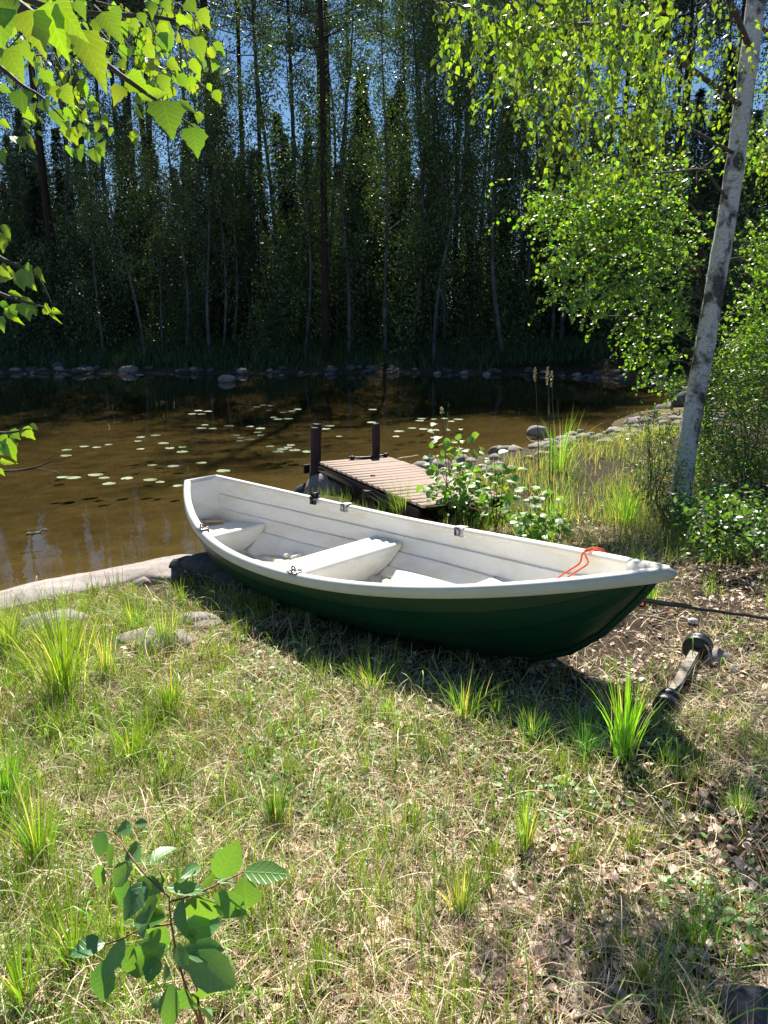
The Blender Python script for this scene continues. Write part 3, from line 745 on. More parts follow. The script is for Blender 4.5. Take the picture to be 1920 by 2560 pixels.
# benches: hollow moulded boxes with curved faces
def bench(name, a0, a1, zt, front=True, back=True, ridges=0):
    n = 41; mb = MB()
    prof = [(a0+0.045, zt-0.24, 1), (a0+0.02, zt-0.12, 0), (a0+0.004, zt-0.03, 0), (a0+0.014, zt-0.006, 0), (a0+0.035, zt, 0)]
    for q in range(1, 9): prof.append((a0 + (a1-a0)*q/9, zt - (0.012 if ridges and q in (2, 5, 7) else 0), 0))
    prof += [(a1-0.035, zt, 0), (a1-0.014, zt-0.006, 0), (a1-0.004, zt-0.03, 0), (a1-0.03, zt-0.14, 0), (a1-0.06, zt-0.25, 1)]
    R_ = []
    for (aa, z, _) in prof:
        h = inner_half(max(aa, 0.06)/BL, z); bb = np.linspace(-h, h, n)
        dz = -0.035*(np.clip(np.abs(bb)/max(h, .01), 0, 1)**3) if z > zt-0.02 else 0
        R_.append(np.stack([np.full(n, aa), bb, z + 0*bb], -1))
    R_ = np.array(R_); i, j = np.meshgrid(np.arange(len(prof)-1), np.arange(n-1), indexing='ij')
    F = np.stack([i*n+j, i*n+j+1, (i+1)*n+j+1, (i+1)*n+j], -1).reshape(-1, 4)
    mb.add(R_.reshape(-1, 3), F[:, ::-1]); return mb.build(name, M['liner'], boat)
bench('stern_seat', 0.03, 0.55, -0.16, ridges=1); bench('seat', 1.68, 2.04, -0.165, ridges=1); bench('bow_seat', 3.06, 3.34, -0.20)
# gunwale: heavy rolled lip
def lip(side, n=90):
    S = np.linspace(0.0, 1.0, n); prof = np.array([(-0.032, -0.03), (-0.034, 0.004), (-0.022, 0.016), (0.006, 0.018), (0.022, 0.010), (0.028, -0.008), (0.027, -0.045), (0.020, -0.052), (0.008, -0.046), (0.004, -0.02)])
    c_ = np.stack([S*BL, side*bw(S), bz(S)], -1); T = nrm(np.gradient(c_, axis=0)); out = nrm(np.cross(T, [0, 0, 1.0]))*(-side)*(1)
    out = np.where((out[:, 1:2]*side) < 0, -out, out); out[:, 2] = 0; out = nrm(out)
    R_ = c_[:, None, :] + prof[None, :, 0:1]*out[:, None, :] + prof[None, :, 1:2]*np.array([0, 0, 1.0])
    R_[:, :, 1] = np.where(side*R_[:, :, 1] < 0, 0, R_[:, :, 1])
    m_ = len(prof); i, j = np.meshgrid(np.arange(n-1), np.arange(m_), indexing='ij')
    F = np.stack([i*m_+j, i*m_+(j+1) % m_, (i+1)*m_+(j+1) % m_, (i+1)*m_+j], -1).reshape(-1, 4)
    return R_.reshape(-1, 3), (F if side > 0 else F[:, ::-1])
for side in (1, -1):
    mb = MB(); V, F = lip(side); mb.add(V, F); mb.build('gunwale', M['rim'], boat)
# bow cap and transom rim
mb = MB(); c_ = np.array([(4.40, 0, 0.252), (4.50, 0, 0.262), (4.56, 0, 0.270), (4.60, 0, 0.270), (4.628, 0, 0.262)])
V, Fs = tube(c_, [0.045, 0.045, 0.042, 0.036, 0.018], 14); V[:, 2] = (V[:, 2]-0.262)*0.85 + 0.255; mb.add(V, Fs)
mb.build('bow_cap', M['rim'], boat)
mb = MB(); V, Fs = box((0.0, 0, H0-0.008), [(0.028, 0, 0), (0, WS+0.022, 0), (0, 0, 0.026)], 0.012); mb.add(V, Fs); mb.build('transom_rim', M['rim'], boat)
# oarlock sockets
def clip_(aa, side, black=False):
    s = aa/BL; b_ = side*float(bw(s)); z = float(bz(s)); mb = MB(); m_ = M['blackmetal' if black else 'metal']
    V, Fs = box((aa, b_, z+0.022), [(0.045, 0, 0), (0, 0.03, 0), (0, 0, 0.005)], 0.004); mb.add(V, Fs)
    V, Fs = box((aa, b_-side*0.036, z-0.012), [(0.045, 0, 0), (0, 0.004, 0), (0, 0, 0.032)], 0.003); mb.add(V, Fs)
    V, Fs = tube([(aa, b_-side*0.045, z-0.035), (aa, b_-side*0.045, z+0.03)], 0.013, 10); mb.add(V, Fs)
    if black:
        V, Fs = box((aa, b_, z+0.04), [(0.03, 0, 0), (0, 0.025, 0), (0, 0, 0.02)], 0.006); mb.add(V, Fs)
        V, Fs = box((aa+0.05, b_-side*0.05, z-0.012), [(0.02, 0, 0), (0, 0.01, 0), (0, 0, 0.022)], 0.004); mb.add(V, Fs)
    o = mb.build('oarlock_socket', m_, boat, smooth=False)
    if black: o['label'] = 'black clamp on the far gunwale'
clip_(0.98, 1, True); clip_(1.32, 1); clip_(2.62, 1); clip_(2.50, -1); clip_(1.12, -1)
for aa, bb in ((2.50, -0.66), (1.12, -0.60)):
    z = float(bz(aa/BL)); mb = MB(); an = np.linspace(-0.7, 3.8, 12)
    V, Fs = tube(np.stack([aa + 0.018*np.cos(an), np.full(12, -float(bw(aa/BL))), z+0.042+0.018*np.sin(an)], -1), 0.006, 6); mb.add(V, Fs)
    mb.build('oarlock', M['metal'], boat)
# things in the boat
zf = -0.15
q = bworld((0.16, -0.02, zf+0.02)); mb = MB()
V, Fs = box((0, 0, 0), [(0.085, 0.03, 0), (-0.015, 0.04, 0), (0, 0, 0.017)], 0.006); mb.add(V, Fs)
o = mb.build('wood_block', M['palewood'], None, smooth=False); o.location = q; o.rotation_euler = (0.0, 0.06, 0.1)
tag(o, 'small tan wood block lying on the stern seat of the boat', 'wood block')
path = [(0.98, 0.62, -0.03), (0.99, 0.60, -0.12), (1.0, 0.59, -0.2), (1.02, 0.55, -0.28), (0.98, 0.50, -0.335), (0.85, 0.42, -0.36), (0.76, 0.40, -0.362), (0.70, 0.34, -0.37)]
path = np.array([bworld(p) for p in path]); tt = np.linspace(0, 7, 40); pth = np.stack([np.interp(tt, np.arange(8), path[:, k]) for k in range(3)], -1)
mb = MB(); V, Fs = tube(pth, 0.003, 5); mb.add(V, Fs); o = mb.build('cord', M['cord']); tag(o, 'thin pale cord hanging from the black clamp inside the boat', 'cord')
n = 70; pp_ = []
while len(pp_) < n:
    aa = rng.choice([rng.uniform(0.6, 1.6), rng.uniform(2.1, 3.0), rng.uniform(3.4, 3.8)]); bb = rng.uniform(-0.35, 0.35)
    if abs(bb) < inner_half(aa/BL, -0.38)-0.03: pp_.append(bworld((aa, bb, -0.375 + 0.10*float(sstep(3.2, 3.9, aa)))))
pos = np.array(pp_); LTb = (np.array([(0, 0, 0), (-0.34, 0.3, 0.16), (-0.30, 0.65, 0.20), (0, 1, 0.05), (0.30, 0.65, 0.18), (0.34, 0.3, 0.12), (0, 0.5, 0.0)]), [np.array([[0, 6, 1], [1, 6, 2], [2, 6, 3], [3, 6, 4], [4, 6, 5], [5, 6, 0]])])
an = rng.uniform(0, 6.28, n); V, FF, C = scatter(LTb, pos, frames(np.stack([np.cos(an), np.sin(an), 0*an], -1), nrm(np.stack([rng.normal(size=n)*.3, rng.normal(size=n)*.3, np.ones(n)], -1))), rng.uniform(0.01, 0.03, n), jitter_col((0.22, 0.14, 0.07), n, 0.5))
o = link('boat_debris', make_mesh('boat_debris', V, FF, M['litter'], col=C, smooth=False)); stuff(o, 'brown leaf scraps lying on the boat floor', 'debris')
# orange rope looped over the bow gunwale
mb = MB()
def inb(aa, f, z): return (aa, f*inner_half(aa/BL, z)*0.97, z)
for (a0, a1, off) in ((3.86, 3.95, 0.0), (3.92, 3.96, 0.012)):
    bA = float(bw(a1/BL)); zA = float(bz(a1/BL)); pts = []
    near_b = -float(bw(a0/BL))*0.55
    pts = [(a0, bA*0.15, 0.02), (a0+0.03, bA*0.4, 0.07), (a0+0.08, bA*0.72, 0.12), (a1-0.03, bA*0.90-0.02, zA+0.015), (a1+0.01, bA+0.0, zA+0.028), (a1+0.06, bA+0.025, zA+0.012), (a1+0.08, bA+0.04, zA-0.08)]
    pts = np.array(pts) + np.array([0, 0, off]); u = np.linspace(0, 6, 40)
    pp = np.stack([np.interp(u, np.arange(7), pts[:, k]) for k in range(3)], -1)
    for _ in range(3): pp[1:-1] = (pp[:-2]+pp[1:-1]*2+pp[2:])/4
    V, Fs = tube(np.array([bworld(p) for p in pp]), 0.0055, 7); mb.add(V, Fs)
o = mb.build('orange_rope', M['orange']); tag(o, 'bright orange rope looped over the far gunwale at the bow', 'rope')
# bow eye with strap, long dark pole
e0 = bworld((4.32, 0, -0.06)); mb = MB()
an = np.linspace(0, 2*np.pi, 14); V, Fs = tube(np.array([bworld((4.345+0.022*math.cos(t_), 0.0, -0.05+0.022*math.sin(t_))) for t_ in an]), 0.005, 6); mb.add(V, Fs)
mb.build('bow_eye', M['metal']).name = 'bow_eye'
bo = bpy.data.objects['bow_eye']; bo.parent = boat; bo.matrix_parent_inverse = (Matrix.Translation((-1.6809, 6.732, 0.6455)) @ RM).inverted()
p0 = np.array(P(1588, 1500, 3.72)); p1 = PZ(1925, 1547, 0.50); p2 = p1 + (p1-p0)*0.5; p2[2] = Hs(p2[0], p2[1])+0.02
u = np.linspace(0, 1, 30)[:, None]; pth = p0*(1-u)**2 + 2*(p1)*u*(1-u) + p2*u**2
pth = np.where(u < 0.66, p0 + (p1-p0)*(u/0.66), p1 + (p2-p1)*((u-0.66)/0.34)); pth[:, 2] += 0.006*np.sin(u[:, 0]*40)*0.3
mb = MB(); V, Fs = tube(pth, 0.0095, 8); mb.add(V, Fs); V, Fs = tube(pth[:8] + np.array([0, 0.008, 0.009]), 0.007, 6); mb.add(V, Fs)
o = mb.build('pole', M['blackmetal']); tag(o, 'long thin dark pole running from the boat bow to the right', 'pole')
mb = MB(); d_ = nrm(p1-p0)
for k in range(5):
    cc = p0 + d_*(-0.03 + 0.022*k) + rng.normal(size=3)*0.006
    an = np.linspace(0, 2*np.pi, 10); pt = cc + 0.020*np.cos(an)[:, None]*np.array([0, 0, 1]) + 0.020*np.sin(an)[:, None]*nrm(np.cross(d_, [0, 0, 1]))
    V, Fs = tube(pt, 0.0065, 6); mb.add(V, Fs)
V, Fs = tube([p0 + d_*0.0, e0 + np.array([0, 0, 0.03]), e0 + np.array([0.03, -0.03, 0.02])], 0.008, 6); mb.add(V, Fs)
o = mb.build('red_strap', M['red']); tag(o, 'red strap knotted between the boat bow and the dark pole', 'strap')

# timber under the stern
q0 = PZ(560, 1455, 0.22); q1 = PZ(690, 1435, 0.28)
mb = MB(); V, Fs = beam(q0, q1 + (q1-q0)*0.5, 0.09, 0.05); mb.add(V, Fs); o = mb.build('timber', M['greywood'], smooth=False)
tag(o, 'grey squared timber lying under the boat stern', 'timber')

# ================================================================== KEEL ROLLER
A = PZ(1745, 1610, 0.55); A[2] = 0.53; Bq = PZ(1668, 1755, Hs(1.48, 3.5)+0.07)
dA_ = nrm(A-Bq)
rl = thing('keel_roller', tuple(Bq), 'galvanised axle with black plastic rollers at both ends lying on the soil', 'boat roller')
def lathe(c, d, prof, k=24):
    d = nrm(d); u_ = nrm(np.cross(d, [0, 0, 1.0])); v_ = np.cross(u_, d); an = np.arange(k)/k*2*np.pi; V = []
    for (h, r) in prof: V.append(c + d*h + r*(np.cos(an)[:, None]*u_ + np.sin(an)[:, None]*v_))
    V = np.concatenate(V); n = len(prof); i, j = np.meshgrid(np.arange(n-1), np.arange(k), indexing='ij')
    return V, [np.stack([i*k+j, i*k+(j+1) % k, (i+1)*k+(j+1) % k, (i+1)*k+j], -1).reshape(-1, 4)]
def rel(mb_, name, m_, smooth=True):
    o = mb_.build(name, m_, rl, smooth=smooth); me = o.data
    for v in me.vertices: v.co = v.co - Vector(Bq)
    return o
mb = MB(); V, Fs = beam(Bq + dA_*0.02, A - dA_*0.05, 0.05, 0.022, 0.004); mb.add(V, Fs); V, Fs = tube([Bq - dA_*0.05, A + dA_*0.1], 0.011, 10); mb.add(V, Fs)
rel(mb, 'axle', M['greywood'], False)
W_ = 0.078
mb = MB(); V, Fs = lathe(A, dA_, [(-0.05, 0.012), (-0.05, W_-0.012), (-0.044, W_-0.002), (-0.02, W_), (0.0, W_-0.001), (0.004, W_-0.004), (0.008, W_-0.001), (0.035, W_), (0.042, W_-0.004), (0.045, W_-0.012), (0.030, W_-0.018), (0.030, 0.014), (0.045, 0.012), (0.045, 0.0)]); mb.add(V, Fs); rel(mb, 'roller', M['plastic'])
mb = MB(); W_ = 0.056; V, Fs = lathe(Bq, dA_, [(-0.07, 0.0), (-0.07, W_-0.012), (-0.066, W_-0.002), (-0.02, W_), (-0.012, W_-0.016), (0.0, W_-0.018), (0.008, W_-0.014), (0.014, W_-0.001), (0.05, W_-0.002), (0.056, W_-0.012), (0.056, 0.0)]); mb.add(V, Fs); rel(mb, 'roller', M['plastic'])
# small white float with black collar
q = PZ(1733, 1552, 0.46); q[2] = Hs(q[0], q[1]) + 0.03
fl = thing('small_float', tuple(q), 'small white float with a black collar on the soil under the pole', 'float')
mb = MB(); V, Fs = lathe(np.zeros(3), np.array([0.1, 0.2, 1.0]), [(-0.02, 0), (-0.018, 0.02), (0.0, 0.028), (0.022, 0.030), (0.036, 0.022), (0.042, 0.0)], 16); mb.add(V, Fs); mb.build('body', M['white'], fl)
mb = MB(); V, Fs = lathe(np.array([0, 0, 0.002]), np.array([0.1, 0.2, 1.0]), [(-0.012, 0.024), (-0.008, 0.033), (0.004, 0.033), (0.006, 0.024)], 16); mb.add(V, Fs); mb.build('collar', M['plastic'], fl)

# ================================================================== DOCK
DZ = 0.42
dkA = np.array([-0.90, 10.10]); dkS = np.array([0.38, 7.62])      # near side edge: water end -> shore end
ax_ = dkS-dkA; DLn = np.linalg.norm(ax_); ax_ = ax_/DLn; nr = np.array([-ax_[1], ax_[0]])   # across, to the right/far
dock = thing('wooden_dock', (dkA[0], dkA[1], 0), 'low red brown wooden dock reaching from the shore into the pond behind the boat', 'dock')
def d3(al, ac, z): return np.array([ax_[0]*al + nr[0]*ac, ax_[1]*al + nr[1]*ac, z])
skew = 0.30                                # end boards run a little askew
nb = 19; pitch_ = (DLn + 0.1)/nb
plk = []
for k in range(nb):
    a0 = k*pitch_; mb = MB()
    L_ = 1.05 + rng.uniform(-0.012, 0.012); dz = rng.uniform(-0.002, 0.002)
    V, Fs = beam(d3(a0+pitch_/2, -0.015, DZ+dz), d3(a0+pitch_/2 - skew*0.0, L_, DZ+dz), pitch_-0.010, 0.028, 0.003)
    V = V - np.mean(V, 0); c_ = (d3(a0+pitch_/2, -0.015, DZ+dz) + d3(a0+pitch_/2, L_, DZ+dz))/2
    mb.add(V, Fs); o = mb.build('plank', M['deck'], dock, smooth=False); o.location = c_
for (ac, z) in ((0.0, 0.335), (1.02, 0.335)):
    mb = MB(); V, Fs = beam(d3(-0.10, ac - (0.022 if ac < 0.5 else -0.022), z), d3(DLn+0.05, ac - (0.022 if ac < 0.5 else -0.022), z-0.02), 0.045, 0.135); mb.add(V, Fs); mb.build('side_beam', M['darkwood'], dock, smooth=False)
mb = MB(); V, Fs = beam(d3(-0.025, -0.22, 0.345), d3(-0.025, 1.05, 0.345), 0.045, 0.12); mb.add(V, Fs); mb.build('end_beam', M['darkwood'], dock, smooth=False)
for (al, ac, top, wd) in ((0.10, -0.095, 0.93, 0.09), (-0.10, 0.02, 0.95, 0.10), (-0.10, 0.93, 0.90, 0.095), (1.7, -0.09, 0.38, 0.09), (1.7, 1.1, 0.38, 0.09)):
    mb = MB(); V, Fs = beam(d3(al, ac, -0.45) + np.array([-0.05 if top > .9 else 0, 0, 0]), d3(al, ac, top), wd, wd, 0.005, up=(ax_[0], ax_[1], 0)); mb.add(V, Fs); mb.build('post', M['darkwood'], dock, smooth=False)
# black bent bar on the dock
b0 = d3(0.05, 0.42, DZ+0.045); b1 = d3(0.08, 1.03, DZ+0.045)
org = np.array([dkA[0], dkA[1], 0]); u = np.linspace(0, 1, 20)[:, None]
pth = org + b0 + (b1-b0)*u + np.array([0, -0.05, -0.0])*np.sin(u*np.pi) - np.array([0, 0, 0.012])*np.sin(u*np.pi)
mb = MB(); V, Fs = tube(pth, 0.018, 8); mb.add(V, Fs)
for k in (2, 18): V, Fs = tube(pth[k-1:k+2], 0.027, 10); mb.add(V, Fs)
o = mb.build('metal_bar', M['blackmetal']); tag(o, 'black bent bar with knobbed ends lying across the end of the dock', 'bar')
q = PZ(932, 1189, DZ+0.02); mb = MB(); V, Fs = box(q, [(0.03, 0.01, 0), (-0.005, 0.02, 0), (0, 0, 0.008)], 0.004); mb.add(V, Fs)
o = mb.build('wood_chip', M['darkwood'], smooth=False); tag(o, 'small dark chip lying alone on the dock planks', 'wood chip')
# pale sticks
def stick(p, q, r, m_, lab, name='stick'):
    p = np.asarray(p, float); q = np.asarray(q, float); u = np.linspace(0, 1, 9)[:, None]
    pt = p + (q-p)*u + rng.normal(size=(9, 3))*r*0.5; mb = MB(); V, Fs = tube(pt, np.linspace(r, r*0.6, 9), 6); mb.add(V, Fs); o = mb.build(name, M[m_]); return tag(o, lab, 'stick')
stick(PZ(815, 1247, 0.10), PZ(918, 1228, 0.14), 0.022, 'palewood', 'pale bare stick lying on the rocks under the dock')
stick(PZ(990, 1147, 0.44), PZ(1045, 1138, 0.06), 0.012, 'palewood', 'thin bare stick leaning off the far side of the dock')
stick(PZ(65, 1336, 0.0), PZ(122, 1325, 0.02), 0.018, 'greywood', 'mossy driftwood floating in the shallows at left')
stick(PZ(860, 1262, 0.22), PZ(1075, 1300, 0.20), 0.010, 'greywood', 'grey twig among the rocks between boat and dock')
stick(PZ(1330, 1172, 0.20), PZ(1530, 1165, 0.28), 0.014, 'twig', 'long thin branch lying across the grass near the pebble shore')

# ================================================================== TREES: generic makers
def bend_path(p0, p1, n, wob):
    u = np.linspace(0, 1, n)[:, None]; p = np.asarray(p0) + (np.asarray(p1)-np.asarray(p0))*u
    w_ = rng.normal(size=(3, 2))*wob
    for k in range(3):
        ph = np.sin(u[:, 0]*np.pi*(k+1)); p[:, 0] += w_[k, 0]*ph/(k+1); p[:, 1] += w_[k, 1]*ph/(k+1)
    return p
def far_birch(h, r0, lean, low=0.28, n_leaf=5200, spread=1.0):
    top = np.array([lean*h, 0, h]); tp = bend_path((0, 0, -0.3), top, 14, 0.02*h)
    tm = MB(); V, Fs = tube(tp, np.linspace(r0, r0*0.15, 14), 7); tm.add(V, Fs)
    P_, A_ = [], []
    nl = 42
    per = n_leaf//nl
    for k in range(nl):
        f = low + (1-low)*((k+0.5)/nl)**0.9; base = np.array([np.interp(f, np.linspace(0, 1, 14), tp[:, c]) for c in range(3)])
        an = rng.uniform(0, 6.28); L_ = spread*(0.9 + 2.3*math.sin(min(1, (1-f)*1.25 + 0.12)*np.pi*0.55))*rng.uniform(0.55, 1.15)
        d = np.array([math.cos(an), math.sin(an), 0]); u = np.linspace(0, 1, 5)
        lp = base + d*(L_*u)[:, None] + np.array([0, 0, 1])*(L_*(0.75*u - 0.55*u**2))[:, None]
        V, Fs = tube(lp, np.linspace(r0*0.16, 0.006, 5), 3, False); tm.add(V, Fs)
        ns = max(3, per//28)
        for s_ in range(ns):
            t_ = rng.uniform(0.25, 1.0); q = np.array([np.interp(t_, u, lp[:, c]) for c in range(3)])
            dl = rng.uniform(0.5, 2.0)*min(1, L_); m_ = per//ns
            uu = rng.random(m_)
            drift = rng.normal(size=2)*0.25
            pts = q + np.stack([drift[0]*uu, drift[1]*uu, -dl*uu**1.1], -1) + rng.normal(size=(m_, 3))*np.array([0.16, 0.16, 0.10])
            P_.append(pts)
    pos = np.concatenate(P_); m_ = len(pos)
    ax = nrm(rng.normal(size=(m_, 3)) + np.array([0, 0, -1.3])); no = nrm(rng.normal(size=(m_, 3)) + np.array([0, -0.1, 0.3]))
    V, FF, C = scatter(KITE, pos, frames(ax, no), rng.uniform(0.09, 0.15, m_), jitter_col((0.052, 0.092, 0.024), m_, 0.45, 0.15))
    return tm, (V, FF, C)
def far_pine(h, r0, n_leaf=4200, low=0.55):
    tp = bend_path((0, 0, -0.3), (0, 0, h), 12, 0.006*h); tm = MB(); V, Fs = tube(tp, np.linspace(r0, r0*0.25, 12), 8); tm.add(V, Fs)
    P_ = []; nl = 34; per = n_leaf//nl
    for k in range(nl):
        f = low + (1-low)*(k+0.5)/nl; b = np.array([np.interp(f, np.linspace(0, 1, 12), tp[:, c]) for c in range(3)]); an = rng.uniform(0, 6.28)
        L_ = 0.6 + 2.2*math.sin(min(1, (1-f)/(1-low)*0.85+0.12)*np.pi*0.62)*rng.uniform(0.6, 1.2); d = np.array([math.cos(an), math.sin(an), 0]); u = np.linspace(0, 1, 4)
        lp = b + d*(L_*u)[:, None] + np.array([0, 0, 1])*(L_*(0.1*u + 0.25*u**2))[:, None]; V, Fs = tube(lp, np.linspace(r0*0.22, 0.015, 4), 3, False); tm.add(V, Fs)
        for s_ in range(6):
            t_ = rng.uniform(0.45, 1.05); q = np.array([np.interp(t_, u, lp[:, c]) for c in range(3)]); m_ = per//6
            P_.append(q + rng.normal(size=(m_, 3))*np.array([0.32, 0.32, 0.14]))
    for k in range(14):                      # dead stubs
        f = rng.uniform(0.2, low); an = rng.uniform(0, 6.28); b = np.array([np.interp(f, np.linspace(0, 1, 12), tp[:, c]) for c in range(3)])
        V, Fs = tube([b, b + np.array([math.cos(an), math.sin(an), -0.15])*rng.uniform(0.4, 1.4)], [0.02, 0.006], 3, False); tm.add(V, Fs)
    pos = np.concatenate(P_); m_ = len(pos)
    ax = nrm(rng.normal(size=(m_, 3)) + np.array([0, 0, 0.5])); no = nrm(rng.normal(size=(m_, 3)))
    sz = np.stack([rng.uniform(0.06, 0.10, m_), rng.uniform(0.18, 0.32, m_), np.full(m_, 0.1)], -1)
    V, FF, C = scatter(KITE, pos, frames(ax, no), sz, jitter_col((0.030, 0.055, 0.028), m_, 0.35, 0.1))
    return tm, (V, FF, C)
def far_spruce(h, r0, n_leaf=5200, low=0.06):
    tp = bend_path((0, 0, -0.3), (0, 0, h), 8, 0.002*h); tm = MB(); V, Fs = tube(tp, np.linspace(r0, 0.02, 8), 7); tm.add(V, Fs)
    f = low + (1-low)*rng.random(n_leaf)**1.15; an0 = np.floor(rng.random(n_leaf)*9)/9*6.28 + np.floor(f*30)*1.7
    an = an0 + rng.normal(size=n_leaf)*0.12; rad = (1-f)**0.8*(0.16*h+0.6)*rng.random(n_leaf)**0.6*(0.75+0.35*np.sin(an0*3.1+f*9))
    pos = np.stack([rad*np.cos(an), rad*np.sin(an), (np.floor(f*34)/34)*h - 0.28*rad + rng.normal(size=n_leaf)*0.10], -1)
    ax = nrm(np.stack([np.cos(an), np.sin(an), -0.45+0*an], -1) + rng.normal(size=(n_leaf, 3))*0.4); no = nrm(rng.normal(size=(n_leaf, 3))*0.6 + np.array([0, 0, 1]))
    sz = np.stack([rng.uniform(0.12, 0.2, n_leaf), rng.uniform(0.25, 0.5, n_leaf), np.full(n_leaf, 0.2)], -1)
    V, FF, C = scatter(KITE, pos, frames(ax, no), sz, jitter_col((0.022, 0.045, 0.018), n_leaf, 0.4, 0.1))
    return tm, (V, FF, C)
def proto(kind, maker, bark, leafm):
    tm, (V, FF, C) = maker
    root = bpy.data.objects.new(kind, None); COL.objects.link(root)
    tm.build('trunk', M[bark], root); me = make_mesh('crown', V, FF, M[leafm], col=C, smooth=False)
    link('crown', me, root); return root
protos = {
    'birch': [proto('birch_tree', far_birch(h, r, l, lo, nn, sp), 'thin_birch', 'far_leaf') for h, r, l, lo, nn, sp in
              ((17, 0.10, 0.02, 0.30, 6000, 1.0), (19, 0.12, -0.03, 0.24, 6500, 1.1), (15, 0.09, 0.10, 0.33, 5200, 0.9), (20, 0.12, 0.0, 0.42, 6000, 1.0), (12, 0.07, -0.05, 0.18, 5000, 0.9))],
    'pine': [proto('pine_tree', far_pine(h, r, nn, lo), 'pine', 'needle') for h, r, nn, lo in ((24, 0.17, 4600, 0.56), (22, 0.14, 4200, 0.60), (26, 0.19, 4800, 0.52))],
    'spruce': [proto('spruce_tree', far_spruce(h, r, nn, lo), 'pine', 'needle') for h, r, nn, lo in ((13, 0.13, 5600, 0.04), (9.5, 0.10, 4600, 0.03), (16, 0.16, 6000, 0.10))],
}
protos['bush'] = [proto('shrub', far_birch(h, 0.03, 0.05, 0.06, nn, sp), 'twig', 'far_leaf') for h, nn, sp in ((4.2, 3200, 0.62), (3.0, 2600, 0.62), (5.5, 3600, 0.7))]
used = {k: [False]*len(v) for k, v in protos.items()}
placed = []
def plant(kind, v, x, y, s=1.0, rz=None, label='', cat='tree', group='', sink=0.0):
    root = protos[kind][v]
    if used[kind][v]: root = copy_tree(root)
    else: used[kind][v] = True
    root.location = (x, y, Hs(x, y) - sink); root.scale = (s, s, s); root.rotation_euler = (0, 0, rng.uniform(0, 6.28) if rz is None else rz)
    tag(root, label, cat, group); placed.append((x, y)); return root
def xat(px, y):                     # x world at distance y for photograph column px near the waterline row
    return (px-960)/FPX*(y*cp + (EYE-0.5)*sp)
# the individual front birches and the big pine
front = [(365, 37.2, 2, 0.8, math.pi, 'thin pale birch trunk across the pond, leaning left, leftmost of the clear ones'), (527, 37.0, 1, 0.72, 0.0, 'speckled white birch trunk across the pond standing nearest the water'),
         (560, 38.5, 3, 0.66, 0.1, 'thin birch trunk just right of the speckled white birch'), (585, 40.0, 3, 0.7, 0.2, 'thinnest of the three close birch trunks across the pond at left'),
         (1085, 36.6, 2, 1.05, 0.0, 'pale birch across the pond leaning strongly to the right'), (262, 38.0, 3, 0.65, 3.0, 'faint grey birch trunk in the dark wood at far left'),
         (760, 37.5, 4, 1.2, 1.0, 'slender birch left of the tall dark pine across the pond'), (965, 37.5, 0, 1.0, 2.0, 'slender birch midway between the dark pine and the leaning birch'),
         (870, 37.6, 1, 0.92, 2.5, 'leafy pale birch just right of the tall dark pine'), (1260, 37.0, 3, 1.0, 4.0, 'tall birch across the pond behind the overhanging green leaves')]
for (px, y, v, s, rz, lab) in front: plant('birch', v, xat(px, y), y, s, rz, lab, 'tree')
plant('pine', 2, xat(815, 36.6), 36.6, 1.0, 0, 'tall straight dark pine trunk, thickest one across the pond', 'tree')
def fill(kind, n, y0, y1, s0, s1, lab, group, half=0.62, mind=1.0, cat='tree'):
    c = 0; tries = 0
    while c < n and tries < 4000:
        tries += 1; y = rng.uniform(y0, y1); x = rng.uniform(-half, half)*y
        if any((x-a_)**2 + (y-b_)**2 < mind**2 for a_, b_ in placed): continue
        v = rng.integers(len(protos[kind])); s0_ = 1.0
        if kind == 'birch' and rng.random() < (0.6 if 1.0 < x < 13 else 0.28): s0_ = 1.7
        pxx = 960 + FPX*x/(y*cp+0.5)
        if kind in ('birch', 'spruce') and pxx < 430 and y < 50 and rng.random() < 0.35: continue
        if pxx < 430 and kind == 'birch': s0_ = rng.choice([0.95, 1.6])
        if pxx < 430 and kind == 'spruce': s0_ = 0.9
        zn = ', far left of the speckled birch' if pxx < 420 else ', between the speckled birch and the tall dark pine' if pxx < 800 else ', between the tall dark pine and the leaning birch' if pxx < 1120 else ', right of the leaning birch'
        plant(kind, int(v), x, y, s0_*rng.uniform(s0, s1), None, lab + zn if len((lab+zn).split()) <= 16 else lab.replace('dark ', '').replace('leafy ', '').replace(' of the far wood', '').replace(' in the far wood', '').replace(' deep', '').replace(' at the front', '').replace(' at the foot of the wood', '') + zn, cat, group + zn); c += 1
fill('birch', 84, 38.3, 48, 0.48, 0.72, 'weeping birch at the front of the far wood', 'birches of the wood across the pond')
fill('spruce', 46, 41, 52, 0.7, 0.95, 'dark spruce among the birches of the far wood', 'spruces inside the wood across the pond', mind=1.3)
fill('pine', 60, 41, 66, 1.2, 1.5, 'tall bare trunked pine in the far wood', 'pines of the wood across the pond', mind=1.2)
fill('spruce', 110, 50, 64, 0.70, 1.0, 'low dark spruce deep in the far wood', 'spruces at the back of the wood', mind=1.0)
fill('bush', 60, 38.0, 44, 0.7, 1.3, 'dark leafy shrub at the foot of the wood', 'shrubs along the foot of the wood', 0.6, 0.5, 'shrub')

